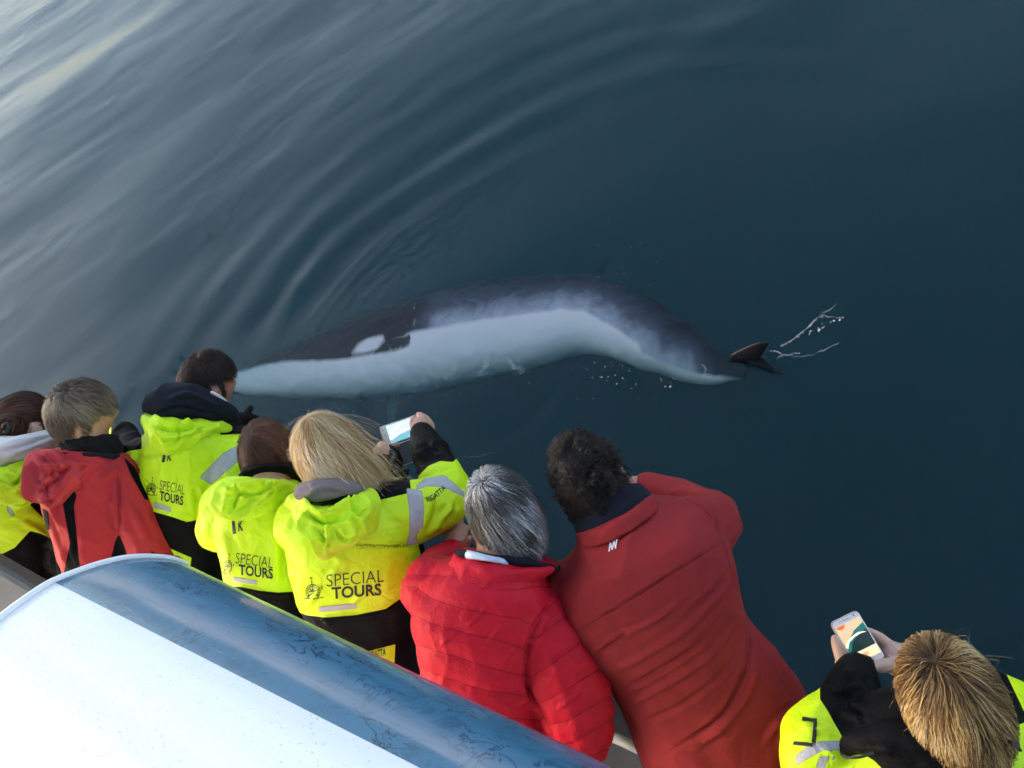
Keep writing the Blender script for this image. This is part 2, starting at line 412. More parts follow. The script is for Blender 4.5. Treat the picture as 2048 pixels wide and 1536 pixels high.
# ================================================================ ORCA
def orca():
    up = [(440, 764), (500, 735), (570, 705), (700, 655), (830, 608), (950, 580), (1080, 566), (1190, 568), (1290, 604), (1370, 655), (1430, 705), (1490, 736)]
    lo = [(440, 772), (500, 784), (570, 786), (700, 784), (830, 772), (950, 750), (1080, 722), (1170, 704), (1250, 722), (1340, 756), (1420, 770), (1500, 756)]
    A, B = catmull(up, 4), catmull(lo, 4); rings = []; th = np.linspace(0, 2*np.pi, 40, endpoint=False)
    cs = []; us = []
    zoff = np.full(len(A), -.3)
    for it in range(4):
        cs, us, ws = [], [], []
        for a, b, zc in zip(A, B, zoff):
            d_ = np.linalg.norm(PZ(*(a+b)/2, -.3)-CAM); R = np.linalg.norm(a-b)/2*d_/FPX
            pa, pb = PZ(*a, zc-1.35*R), PZ(*b, zc-.85*R); cs.append((pa+pb)/2); us.append((pb-pa)/2); ws.append(.80*R)
        cs, us = np.array(cs), np.array(us); T = np.gradient(cs, axis=0); rings = []
        for i_, (c, u, t, t_) in enumerate(zip(cs, us, T, ws)):
            t = t/np.linalg.norm(t); u = u - t*(u @ t); w = np.cross(u, t); w *= t_/np.linalg.norm(w); rg_ = c+np.cos(th)[:, None]*u+np.sin(th)[:, None]*w
            dip = .018+.16*np.clip((760-A[i_][0])/320, 0, 1)**1.3+.12*np.clip((A[i_][0]-1290)/190, 0, 1)
            rings.append(rg_); zoff[i_] -= rg_[:, 2].max()+dip
    body = fix(skin(np.array(rings)))
    Q = lambda x, y, z: PZ(x, y, z)
    parts = [body]
    # dorsal fin, far side
    parts.append(tubew([Q(1150, 585, -.75), Q(1190, 550, -.85), Q(1222, 514, -.9)], [.16, .11, .03], flat=.25, flatdir=(0, .3, 1)))
    # near pectoral flipper, hanging down towards the boat
    parts.append(tubew([Q(800, 745, -.45), Q(792, 785, -.58), Q(784, 815, -.66), Q(784, 838, -.70)], [.10, .14, .12, .04], flat=.22, flatdir=(.1, .5, .9)))
    # tail stock and flukes, one tip breaking the surface
    parts.append(tubew([Q(1460, 748, -.42), Q(1484, 734, -.30), Q(1496, 722, -.08)], [.06, .04, .02], flat=.5))
    V, F = union(parts, .021, 4)
    V = V+vnormals(V, F)*(.026*(vnoise(V*5, 51)-.5)+.014*(vnoise(V*13, 52)-.5))[:, None]
    # fluke tip standing out of the water: a tapered blade
    b0, b1 = Q(1462, 713, 0), Q(1528, 714, 0); e = (b1-b0)/np.linalg.norm(b1-b0); nn = np.cross(e, UP)
    def onp(x, y):
        d = ray(x, y); return CAM+d*(((b0-CAM) @ nn)/(d @ nn))
    up_ = catmull([(1458, 716), (1465, 707), (1480, 699), (1500, 690), (1521, 684), (1539, 685)], 5); lo_ = catmull([(1458, 724), (1480, 726), (1500, 727), (1516, 722), (1527, 706), (1539, 686)], 5)
    rg = []
    for k_, (u_, l_) in enumerate(zip(up_, lo_)):
        A_, B_ = onp(*u_), onp(*l_); cc = (A_+B_)/2; hh_ = (A_-B_)/2; tt = np.linspace(0, 2*np.pi, 12, endpoint=False)
        wd = .022*math.sin(math.pi*min(.97, .12+.88*k_/(len(up_)-1)))+.003; rg.append(cc+np.cos(tt)[:, None]*hh_+np.sin(tt)[:, None]*nn*wd)
    fv, ff = fix(skin(np.array(rg))); ff = [f if len(f) == 4 else (f[0], f[1], f[2], f[2]) for f in ff]
    nb_ = len(V); V = np.vstack([V, np.array(fv)]); fins_and_reflection = [tuple(i+nb_ for i in dict.fromkeys(f)) for f in ff]
    reflect_blade = [(1484, 716), (1500, 716), (1527, 716), (1546, 730), (1571, 749), (1548, 748), (1524, 738), (1500, 727)]; nb_ = len(V)  # reflection-like dark blade added just under the surface below the fin
    V = np.vstack([V]+[np.array([PZ(x, y, zz - .0006*max(0, x-1500)) for x, y in reflect_blade]) for zz in (-.012, -.045)]); m_ = len(reflect_blade)
    fins_and_reflection += [tuple(nb_+i for i in range(m_)), tuple(nb_+m_+i for i in reversed(range(m_)))]+[(nb_+i, nb_+m_+i, nb_+m_+(i+1) % m_, nb_+(i+1) % m_) for i in range(m_)]
    px = proj(V)
    white = [[(430, 740), (480, 742), (540, 728), (580, 722), (640, 722), (700, 716), (745, 708), (790, 702), (818, 690), (806, 672), (830, 662), (890, 652), (960, 640),
              (1050, 628), (1120, 618), (1170, 622), (1230, 655), (1275, 686), (1285, 706), (1330, 728), (1400, 748), (1430, 752), (1520, 762), (1500, 860), (430, 860)],
             [(704, 706), (716, 688), (738, 676), (764, 671), (770, 682), (755, 698), (730, 706)]]
    s = masksdf(px, white)
    grey = np.clip(1+s/95., 0, 1)*np.clip((px[:, 0]-815)/60, 0, 1)*np.clip((1440-px[:, 0])/60, 0, 1)  # grey saddle, with the sky's veil on the water painted into the skin
    black = polysdf(px, [(776, 690), (790, 676), (815, 672), (820, 684), (800, 694), (782, 698)])
    s = np.where(black > -3, -np.abs(black)-2, s); s = np.where((px[:, 0] > 1455) & (np.arange(len(V)) >= len(V)-16-len(fv)), -40, s)
    m, nt, b = nmat('orca_skin')
    n = noise(nt, 6, 4, .6, None, .8)
    w = math_(nt, 'ADD', getattr_(nt, 'white'), math_(nt, 'MULTIPLY', math_(nt, 'SUBTRACT', n.outputs['Fac'], .5), 10.))
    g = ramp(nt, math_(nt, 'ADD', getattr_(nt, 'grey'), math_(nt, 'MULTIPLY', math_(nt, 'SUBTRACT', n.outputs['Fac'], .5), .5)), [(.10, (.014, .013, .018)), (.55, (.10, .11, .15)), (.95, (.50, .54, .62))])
    c = mixc(nt, step(nt, w, 8.), g, (.93, .93, .92)); nt.links.new(c, b.inputs['Base Color']); b.inputs['Roughness'].default_value = .5; b.inputs['Specular IOR Level'].default_value = .25
    o = mk('orca', V, [tuple(f) for f in F.tolist()]+fins_and_reflection, [m]); attr(o, 'white', s); attr(o, 'grey', grey)
    tag(o, 'orca swimming on its side just under the surface, white belly and eye patch showing', 'orca')
orca()

def foam():
    V, F = [], []
    m = plain('foam', (.60, .65, .67), .5, 0, .15)
    def blob(x, y, r, st=1.0):
        c = PZ(x, y, .012); b = len(V); a = random.uniform(0, 6.28)
        for k in range(7):
            t = k/7*6.283; rr = r*random.uniform(.7, 1.15)
            V.append((c[0]+rr*math.cos(t+a)*st, c[1]+rr*math.sin(t+a), c[2]-.004))
        V.append((c[0], c[1], c[2]+r*.45))
        for k in range(7): F.append((b+k, b+(k+1) % 7, b+7))
    def spray(n, cx, cy, sx, sy, rot, r0, r1):
        for _ in range(n):
            u, v = random.gauss(0, 1)*sx, random.gauss(0, 1)*sy; c, s = math.cos(rot), math.sin(rot)
            blob(cx+u*c-v*s, cy+u*s+v*c, random.uniform(r0, r1)*random.choice((.6, .8, 1, 1.2)))
    def line(pts, n, jit, r0, r1):
        q = catmull(pts, 12)
        for _ in range(n):
            k = random.randrange(len(q)-1); t = random.random(); x, y = q[k]*(1-t)+q[k+1]*t
            blob(x+random.gauss(0, jit), y+random.gauss(0, jit), random.uniform(r0, r1))
    def trail(pts, r, jit=1.5, lift=.006):
        q = catmull(pts, 9); q = q+np.array([[random.gauss(0, jit), random.gauss(0, jit)] for _ in q])
        v, f = tubew([PZ(x, y, lift) for x, y in q], [.42*r*random.uniform(.25, 1.3) for _ in q], 6, 2); b = len(V); V.extend(v); F.extend(tuple(i+b for i in k) for k in f)
    spray(70, 800, 780, 75, 20, -.1, .002, .007); spray(46, 1210, 750, 70, 16, .1, .002, .007); spray(22, 1260, 515, 55, 30, -.2, .002, .007)
    spray(10, 1225, 560, 40, 20, 0, .002, .006); spray(8, 828, 640, 8, 14, 0, .003, .006); spray(50, 930, 760, 110, 18, -.15, .002, .005); spray(20, 1100, 790, 120, 40, 0, .002, .004)
    line([(885, 752), (900, 745), (912, 735)], 40, 3.2, .002, .005); line([(955, 755), (966, 738), (975, 720)], 30, 3.4, .002, .005); line([(1010, 722), (1030, 735), (1048, 742)], 44, 5, .002, .006); spray(60, 900, 700, 120, 30, -.15, .0015, .0035)
    for pts, r in (([(1024, 704), (1060, 680), (1090, 656), (1112, 636)], .0018), ([(1110, 636), (1140, 616), (1165, 602), (1194, 594)], .002),
                   ([(790, 772), (800, 752), (812, 738)], .0015), ([(915, 915), (950, 914), (985, 904)], .003), ([(1562, 694), (1585, 678), (1604, 664), (1622, 648), (1640, 630), (1658, 620), (1675, 608)], .0035), ([(1540, 700), (1555, 703), (1566, 710)], .006), ([(1566, 710), (1600, 713), (1640, 704), (1678, 684)], .003),
                   ([(1640, 632), (1665, 634), (1690, 636)], .003), ([(1555, 716), (1580, 708), (1600, 706)], .003), ([(1408, 750), (1411, 738), (1404, 728)], .003)):
        trail(pts, r)
    line([(1566, 692), (1600, 668), (1640, 630)], 34, 1.8, .002, .005); line([(1610, 668), (1640, 652), (1690, 632)], 16, 4, .003, .008)
    o = mk('sea_foam', V, F, [m], None, True); tag(o, 'small white foam bubbles and spray trails around the swimming orca', 'foam', kind='stuff')
foam()

# ================================================================ BOAT
def vessel():
    root = empty('boat', tuple(boat(0, .3, 0))); tag(root, 'white boat with a blue rounded roof edge above the side deck', 'boat')
    def bx(name, a0, a1, n0, n1, z0, z1, mat, bev=.01):
        V = [boat(a, n_, z) for a in (a0, a1) for n_ in (n0, n1) for z in (z0, z1)]
        F = [(0, 1, 3, 2), (4, 6, 7, 5), (0, 4, 5, 1), (2, 3, 7, 6), (0, 2, 6, 4), (1, 5, 7, 3)]
        o = mk(name, *fix((V, F)), [mat], None, False); md = o.modifiers.new('b', 'BEVEL'); md.width = bev; md.segments = 3
        put_under(o, root); return o
    # roof slab: one cross-section drawn out along the boat
    prof = [(-1.6, -.735), (-1.0, -.725), (-.6, -.722), (-.35, -.728), (-.22, -.745), (-.143, -.774), (-.102, -.793), (-.070, -.813), (-.032, -.852), (-.010, -.88), (.006, -.905), (.022, -.94),
            (.036, -.985), (.038, -1.02), (.020, -1.055), (-.03, -1.075), (-.12, -1.085), (-1.6, -1.085)]
    q = catmull(prof, 9); L = 160
    S = np.linspace(0, 3.4, L); rows = np.array([[boat(s, a, H+b) for a, b in q] for s in S]); k, n_ = rows.shape[:2]
    V = rows.reshape(-1, 3); F = [(i*n_+j, i*n_+(j+1) % n_, (i+1)*n_+(j+1) % n_, (i+1)*n_+j) for i in range(k-1) for j in range(n_)]
    F += [tuple(range(n_)), tuple(range((k-1)*n_, k*n_))]
    Vf, Ff = fix((V, F)); px = proj(V)
    m, nt, b = nmat('roof_paint')
    edge = getattr_(nt, 'blue')
    speck = ramp(nt, noise(nt, 230, 2, .5).outputs['Fac'], [(.645, (0, 0, 0)), (.69, (1, 1, 1))])
    blot = ramp(nt, noise(nt, 5, 3).outputs['Fac'], [(.30, (0, 0, 0)), (.6, (1, 1, 1))])
    wht = mixc(nt, math_(nt, 'MULTIPLY', speck, blot), (.87, .87, .88), (.62, .60, .56))
    rotz = math.atan2(BA[1], BA[0])
    tc = node(nt, 'ShaderNodeTexCoord'); vr = node(nt, 'ShaderNodeVectorRotate'); vr.rotation_type = 'Z_AXIS'; vr.inputs['Angle'].default_value = -rotz
    nt.links.new(tc.outputs['Object'], vr.inputs['Vector'])
    mp = node(nt, 'ShaderNodeMapping'); mp.inputs['Scale'].default_value = (.35, 4, 4); nt.links.new(vr.outputs[0], mp.inputs['Vector'])
    streak = noise(nt, 9, 5, .6, mp.outputs[0])
    vein = noise(nt, 16, 5, .6, vr.outputs[0], 1.4)
    v1 = ramp(nt, math_(nt, 'ABSOLUTE', math_(nt, 'SUBTRACT', vein.outputs['Fac'], .52)), [(0, (1, 1, 1)), (.028, (0, 0, 0))])
    vm = ramp(nt, noise(nt, 6, 3, .5, vr.outputs[0]).outputs['Fac'], [(.42, (0, 0, 0)), (.56, (1, 1, 1))])
    blu = mixc(nt, streak.outputs['Fac'], (.042, .155, .27), (.085, .23, .36))
    blu = mixc(nt, math_(nt, 'MULTIPLY', math_(nt, 'MULTIPLY', v1, vm), 1.), blu, (.012, .035, .08))
    mott = ramp(nt, noise(nt, 34, 5, .65, vr.outputs[0], .6).outputs['Fac'], [(.52, (0, 0, 0)), (.66, (1, 1, 1))]); blu = mixc(nt, math_(nt, 'MULTIPLY', mott, .35), blu, (.02, .075, .16))
    scr = ramp(nt, noise(nt, 60, 3, .6, mp.outputs[0]).outputs['Fac'], [(.66, (0, 0, 0)), (.72, (1, 1, 1))]); blu = mixc(nt, math_(nt, 'MULTIPLY', scr, .4), blu, (.30, .38, .45))
    # sky reflection painted in with scuffs as a pale strip along the crest
    sky_scuff = getattr_(nt, 'sky_scuff')
    wf = math_(nt, 'MULTIPLY', sky_scuff, ramp(nt, streak.outputs['Fac'], [(.3, (.35, .35, .35)), (.65, (1, 1, 1))]))
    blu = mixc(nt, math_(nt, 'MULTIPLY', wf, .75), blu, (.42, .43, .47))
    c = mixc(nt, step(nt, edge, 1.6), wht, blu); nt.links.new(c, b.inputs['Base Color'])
    rg = mixc(nt, step(nt, edge, 2.), (.5, .5, .5), mixc(nt, streak.outputs['Fac'], (.10,)*3, (.32,)*3)); nt.links.new(rg, b.inputs['Roughness'])
    b.inputs['Coat Weight'].default_value = .6; b.inputs['Coat Roughness'].default_value = .08
    bump(nt, b, math_(nt, 'ADD', streak.outputs['Fac'], math_(nt, 'MULTIPLY', v1, .3)), .12, .002)
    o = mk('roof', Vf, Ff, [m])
    pv = proj(np.array(Vf)); al, ot, zz = to_boat(np.array(Vf))
    line = 1165 + (pv[:, 0]-110)*(1536-1165)/(840-110)
    f2 = np.where(al < 2.6, (line-pv[:, 1]), (ot+.12)*900)
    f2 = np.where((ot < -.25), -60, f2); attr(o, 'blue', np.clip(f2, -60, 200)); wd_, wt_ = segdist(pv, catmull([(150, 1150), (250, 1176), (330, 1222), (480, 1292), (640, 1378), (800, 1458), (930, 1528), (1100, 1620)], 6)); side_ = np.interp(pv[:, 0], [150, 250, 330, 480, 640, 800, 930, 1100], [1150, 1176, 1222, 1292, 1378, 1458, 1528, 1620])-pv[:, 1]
    attr(o, 'sky_scuff', np.where(side_ > 0, np.exp(-(wd_/(18+24*wt_))**2), np.exp(-(wd_/7)**2))*(al < 2.6)*(ot < .03))
    put_under(o, root)
    trim = mk('roof_trim', *tubew([boat(-.004, a, H+b2) for a, b2 in prof[1:14]], [.006]*13, n=10, k=5), [plain('trim_white', (.8, .8, .8), .4)]); put_under(trim, root)
    wht_p = plain('gelcoat_white', (.74, .74, .74), .4, 0, .06, 8); greyp = plain('deck_grey', (.22, .23, .24), .75, 0, .2, 30, .3)
    bx('cabin_wall', .25, 3.4, -1.6, -.42, DECK, H-1.08, wht_p)
    bx('deck', -6, 6, -1.7, .22, DECK-.12, DECK, greyp)
    bx('gunwale', -6, 6, .19, .28, DECK-.12, DECK+.86, wht_p); bx('gunwale_cap', -6, 6, .17, .31, DECK+.863, DECK+.91, plain('cap_grey', (.22, .225, .225), .5))
    bx('hull', -6, 6, -1.7, .27, -.6, DECK-.123, plain('hull_blue', (.03, .08, .16), .4))
    bx('roof_ledge', -2.6, -.18, -.62, -.13, H-1.42, H-1.2, plain('ledge_grey', (.05, .05, .05), .65, .2, .25, 14), .02)
    return root
vessel()

# ================================================================ PEOPLE
def frame(fwd, up=UP, roll=0.):
    f = np.asarray(fwd, float); f = f/np.linalg.norm(f)
    r = np.cross(f, up); r /= np.linalg.norm(r); u = np.cross(r, f)
    c, s = math.cos(roll), math.sin(roll)
    return np.array([c*r+s*u, f, -s*r+c*u])          # rows: right, forward, up
HR = np.array([.076, .097, .116])
def head_parts(c, ax, scale=1.0):
    nu, nv = 48, 34
    th = np.linspace(0, 2*np.pi, nu, endpoint=False); ph = np.linspace(.06, np.pi-.06, nv)
    d = np.stack([np.outer(np.sin(ph), np.cos(th)), np.outer(np.sin(ph), np.sin(th)), np.outer(np.cos(ph), np.ones(nu))], -1)
    x, y, z = d[..., 0], d[..., 1], d[..., 2]
    p = d*HR
    low = np.clip((-z-.15)/.85, 0, 1)
    p[..., 0] *= 1-.34*low**1.2
    p[..., 1] = np.where(y > 0, p[..., 1]*(1-.06*low)+.012*low, p[..., 1]*(1-.42*low))
    g = lambda cx, cz, sx, sz: np.exp(-((x-cx)/sx)**2-((z-cz)/sz)**2)*(y > .2)
    p[..., 1] += .024*g(0, -.20, .13, .16) + .010*g(0, .05, .10, .2) + .006*g(0, .22, .5, .10)
    p[..., 1] -= .010*(g(.36, .06, .17, .11)+g(-.36, .06, .17, .11))
    p[..., 1] += .008*g(0, -.50, .25, .06)+.007*g(0, -.60, .22, .05)-.006*g(0, -.55, .25, .03)+.012*g(0, -.86, .3, .16)
    parts = [fix(skin((p*scale) @ ax + c))]
    for s in (-1, 1):                                 # ears: shell plus rim
        ec = c + (np.array([s*.078, -.012, -.008])*scale) @ ax
        parts.append(ellip(ec, np.array([.010, .019, .031])*scale, frame(ax[1]+s*ax[0]*.35, ax[2]), 16, 10))
        rim = [ec + (np.array([s*.010, -.010-.008*math.cos(t)+(.004 if t > 2 else 0), .028*math.sin(t)])*scale) @ ax for t in np.linspace(-1.6, 1.9, 8)]
        parts.append(tubew(rim, [.0055*scale]*8, 8, 2))
    return parts
def capsule_chain(pts, rad, n=12): return tubew(pts, rad, n, 3)

def ribbons(name, paths, outward, width, mat, hc, parent, extra=None):
    """paths (s, k, 3) -> one mesh of tapered strands"""
    s, k, _ = paths.shape
    T = np.gradient(paths, axis=1); T /= np.linalg.norm(T, axis=2, keepdims=True)+1e-9
    W = np.cross(T, outward); W /= np.linalg.norm(W, axis=2, keepdims=True)+1e-9
    t = np.linspace(0, 1, k); w = width[:, None]*(1-.75*t[None]**2.2)
    A = paths - W*w[..., None]; B = paths + W*w[..., None]
    V = np.stack([A, B], 2).reshape(-1, 3)
    base = (np.arange(s)[:, None]*k+np.arange(k-1)[None]).ravel()*2
    F = np.stack([base, base+1, base+3, base+2], 1)
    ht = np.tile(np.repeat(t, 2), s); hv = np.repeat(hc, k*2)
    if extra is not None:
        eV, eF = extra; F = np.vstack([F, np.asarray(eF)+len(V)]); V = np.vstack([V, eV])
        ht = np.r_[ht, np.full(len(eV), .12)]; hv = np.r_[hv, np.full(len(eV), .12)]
    o = mk(name, V, F, [mat], parent); attr(o, 'hc', hv); attr(o, 'ht', ht); return o

def hair(parent, c, ax, mat, region, whorl=(0, -.45, .9), n=5000, length=.06, seg=8, grav=.25, lift=.25, curl=0., curlf=60, comb=None,
         clump=.5, nclump=320, width=.0011, vol=.012, scale=1.0, lvar=.25, conv=None, bvh=None, lenf=None, seed=1, tuck=0., adh=.75, swirl=.35):
    rng = np.random.default_rng(seed)
    i = np.arange(int(n*2.2)); z = 1-2*(i+.5)/len(i); r = np.sqrt(1-z*z); a = i*2.399963
    d = np.stack([r*np.cos(a), r*np.sin(a), z], 1)+rng.normal(0, .02, (len(i), 3)); d /= np.linalg.norm(d, axis=1)[:, None]
    d = d[region(d[:, 0], d[:, 1], d[:, 2])]
    if len(d) > n: d = d[rng.permutation(len(d))[:n]]
    s = len(d); R = HR*scale
    Rk = R*np.array([1.02, 1.02, 1.02])
    w = np.asarray(whorl, float); w /= np.linalg.norm(w)
    def tang(d):
        if conv is not None:
            b = np.asarray(conv, float); b = b/np.linalg.norm(b); t = b-d*(d @ b)[:, None]
        else: t = d*(d @ w)[:, None]-w
        return t/(np.linalg.norm(t, axis=1)[:, None]+1e-6)
    t0 = tang(d)
    t0 = t0+swirl*(np.stack([vnoise(d*3.1, seed+j) for j in (41, 42, 43)], 1)-.5)*2; t0 -= d*np.einsum('ij,ij->i', t0, d)[:, None]
    if comb is not None: t0 = t0+np.asarray(comb, float)
    pos = d*Rk; dirn = t0+d*lift+rng.normal(0, .12, (s, 3))
    dirn /= np.linalg.norm(dirn, axis=1)[:, None]
    gl = ax @ (-UP)
    L = length*(1+lvar*rng.normal(0, 1, s).clip(-1.5, 1.5))
    if lenf is not None: L = L*lenf(d[:, 0], d[:, 1], d[:, 2])
    fly = rng.random(s) < .03; dirn[fly] += rng.normal(0, .35, (fly.sum(), 3)); dirn /= np.linalg.norm(dirn, axis=1)[:, None]; adhv = np.where(fly, .25, adh)
    st = L/seg; path = [pos.copy()]; layer = 1+vol/R.mean()*rng.random(s)
    ph = rng.random(s)*6.28
    for k in range(seg):
        pos = pos+dirn*st[:, None]
        q = pos/Rk; m = np.linalg.norm(q, axis=1); lim = 1+(layer-1)*min(1, (k+1)/2.5)
        ins = m < lim
        pos[ins] = (q[ins]/m[ins][:, None]*lim[ins][:, None])*Rk
        dn = pos/Rk**2; dn /= np.linalg.norm(dn, axis=1)[:, None]
        inw = np.minimum(0, np.einsum('ij,ij->i', dirn, dn)); near = m < lim*1.03
        dirn = dirn-dn*(inw*near)[:, None]
        outv = np.maximum(0, np.einsum('ij,ij->i', dirn, dn)); dirn = dirn-dn*(outv*(m < lim*1.12)*adhv)[:, None]
        dirn = dirn+gl*grav
        if conv is not None: dirn = dirn*.6+tang(pos/np.linalg.norm(pos, axis=1)[:, None])*.6
        if tuck: dirn = dirn-dn*tuck*(k/seg)
        if curl:
            e1 = np.cross(dirn, dn); e1 /= np.linalg.norm(e1, axis=1)[:, None]+1e-9
            cn = np.stack([vnoise(path[0]*curlf, j+seed) for j in (1, 2)], 1)-.5
            an = ph*.25+cn[:, 0]*14+k*(.9+cn[:, 1]*1.2)
            dirn = dirn+curl*(e1*np.cos(an)[:, None]+dn*np.sin(an)[:, None])
        dirn /= np.linalg.norm(dirn, axis=1)[:, None]
        path.append(pos.copy())
    Pth = np.stack(path, 1)
    # locks
    g = np.where(~fly)[0]; g = g[rng.permutation(len(g))[:nclump]]
    dd = ((Pth[:, 0][:, None]-Pth[g, 0][None])**2).sum(2); gi = g[dd.argmin(1)]
    tt = np.linspace(0, 1, seg+1)[None, :, None]
    off = (Pth[:, :1]-Pth[gi][:, :1])
    tgt = Pth[gi]+off*(1-.8*tt)
    ck = clump*tt**.8*np.where(fly, 0, rng.uniform(.55, 1.1, s))[:, None, None]; Pth = Pth*(1-ck)+tgt*ck
    ln = Pth/Rk**2; ln /= np.linalg.norm(ln, axis=2, keepdims=True)
    Wd = Pth @ ax + c; O = ln @ ax
    if bvh is not None:
        for b in bvh:
            for i2 in range(s):
                for k in range(2, seg+1):
                    v = Vector(Wd[i2, k]); loc, nor, _, dist = b.find_nearest(v, .05)
                    if loc is not None:
                        sd_ = (v-loc).dot(nor)
                        if sd_ < .007: Wd[i2, k] = np.array(loc+nor*(.007+.006*random.random()))
    cn = vnoise(Pth[gi, 0]*22, seed+9); cn = np.clip((cn-.5)*1.7+.5, 0, 1); hc = np.clip(.6*cn+.4*rng.random(s)+.12*rng.normal(0, 1, s), 0, 1)
    # scalp under the strands
    th = np.linspace(0, 2*np.pi, 41); phh = np.linspace(.03, np.pi-.03, 26)
    D = np.stack([np.outer(np.sin(phh), np.cos(th)), np.outer(np.sin(phh), np.sin(th)), np.outer(np.cos(phh), np.ones(41))], -1).reshape(-1, 3)
    idx = np.arange(26*41).reshape(26, 41); Fq = np.stack([idx[:-1, :-1], idx[1:, :-1], idx[1:, 1:], idx[:-1, 1:]], -1).reshape(-1, 4)
    mid = D[Fq].mean(1); keep = region(mid[:, 0], mid[:, 1], mid[:, 2]); eV = (D*R*1.025) @ ax + c
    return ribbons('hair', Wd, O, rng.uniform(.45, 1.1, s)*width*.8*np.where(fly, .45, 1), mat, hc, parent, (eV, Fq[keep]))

def bvh_of(V, F): return BVHTree.FromPolygons([tuple(v) for v in V], [tuple(f) for f in np.asarray(F).tolist()])
def shrink(name, verts2d, faces, bvh, mat, parent, off=.0013, dflt=2.0):
    """lay flat shapes, given in photograph pixels, on to a garment"""
    V = []; last = None
    for x, y in verts2d:
        d = Vector(ray(x, y)); loc, nor, _, dist = bvh.ray_cast(Vector(CAM), d)
        if loc is None: V.append(None)
        else:
            if nor.dot(d) > 0: nor = -nor
            V.append(tuple(loc+nor*off)); last = V[-1]
    F = [f for f in faces if all(V[i] is not None for i in f)]
    V = [v if v is not None else (last or (0, 0, 0)) for v in V]
    used = sorted({i for f in F for i in f}); mp = {k: j for j, k in enumerate(used)}
    if not F: return None
    return mk(name, [V[i] for i in used], [tuple(mp[i] for i in f) for f in F], [mat], parent, False)
def text_mesh(s, bold=0.):
    cu = bpy.data.curves.new('t', 'FONT'); cu.body = s; cu.size = 1; cu.offset = bold; cu.resolution_u = 3
    o = bpy.data.objects.new('t', cu); COL.objects.link(o)
    dg = bpy.context.evaluated_depsgraph_get(); me = bpy.data.meshes.new_from_object(o.evaluated_get(dg))
    bm = bmesh.new(); bm.from_mesh(me); bmesh.ops.triangulate(bm, faces=bm.faces[:])
    for _ in range(2):
        bmesh.ops.subdivide_edges(bm, edges=[e for e in bm.edges if e.calc_length() > .22], cuts=1); bmesh.ops.triangulate(bm, faces=bm.faces[:])
    bm.verts.index_update()
    V = np.array([v.co[:2] for v in bm.verts]); F = [tuple(v.index for v in f.verts) for f in bm.faces]; bm.free()
    bpy.data.objects.remove(o); bpy.data.curves.remove(cu); bpy.data.meshes.remove(me)
    lo, hi = V.min(0), V.max(0); V = (V-lo)/(hi-lo); return V, F
def lettering(s, a, b, up, bvh, parent, mat=None, bold=0., bend=0., off=.0013):
    """a, b: baseline ends in pixels; up: vector of the letter height in pixels"""
    V, F = text_mesh(s, bold); a, b, up = map(np.asarray, (a, b, up))
    px = a + V[:, :1]*(b-a) + V[:, 1:]*up + bend*(4*V[:, :1]*(1-V[:, :1]))*np.array([0, 1.])
    return shrink('lettering', px, F, bvh, mat or M['print'], parent, off)
def emblem(c, r, ang, bvh, parent, squash=1.0):
    V, F = [], []
    def quad(p0, p1, w):
        p0, p1 = np.array(p0, float), np.array(p1, float); d = p1-p0; n = np.array([-d[1], d[0]])/np.linalg.norm(d)*w
        for k in range(2):
            a, b = p0+d*k/2, p0+d*(k+1)/2; i = len(V); V.extend([a-n, b-n, b+n, a+n]); F.append((i, i+1, i+2, i+3))
    def arc(rr, a0, a1, w, k):
        t = np.linspace(a0, a1, k+1)
        for i in range(k): quad((rr*math.cos(t[i]), rr*math.sin(t[i])), (rr*math.cos(t[i+1]), rr*math.sin(t[i+1])), w)
    arc(1, -1.05, 4.2, .035, 26); arc(.70, -.9, 4.0, .03, 18)
    for k in range(16):
        t = -.8+k*.30; quad((.72*math.cos(t), .72*math.sin(t)), (.95*math.cos(t), .95*math.sin(t)), .04)
    for t in (.2, .95, 1.57, 2.3, 2.95): quad((0, 0), (.55*math.cos(t), .55*math.sin(t)), .07)
    quad((0, .2), (0, 1.55), .05); quad((-1.3, -.72), (-.1, -.98), .07); quad((-.1, -.98), (1.45, -.88), .05); quad((-.85, -.62), (.05, -.15), .08); quad((.05, -.15), (.75, -.7), .07)
    for p0, p1 in (((-.12, 1.68), (-.12, 1.98)), ((-.12, 1.98), (.1, 1.68)), ((.1, 1.68), (.1, 1.98)), ((1.25, .55), (1.25, .25)), ((1.25, .55), (1.42, .55)), ((1.25, .4), (1.38, .4)), ((1.25, .25), (1.42, .25))): quad(p0, p1, .035)
    c_, s_ = math.cos(ang), math.sin(ang)
    px = [(c[0]+r*squash*(v[0]*c_)+r*v[1]*s_, c[1]+r*squash*v[0]*s_-r*v[1]*c_) for v in V]
    return shrink('emblem', px, F, bvh, M['print'], parent)
def patch(name, quad, bvh, parent, mat, off=.0022, k=6):
    a, b, c, d = map(np.asarray, quad); V = []; F = []
    for i in range(k+1):
        for j in range(k+1): V.append((a*(1-i/k)+b*i/k)*(1-j/k)+(d*(1-i/k)+c*i/k)*j/k)
    for i in range(k):
        for j in range(k): q = i*(k+1)+j; F.append((q, q+1, q+k+2, q+k+1))
    o = shrink(name, V, F, bvh, mat, parent, off)
    if o: md = o.modifiers.new('t', 'SOLIDIFY'); md.thickness = .0012
    return o

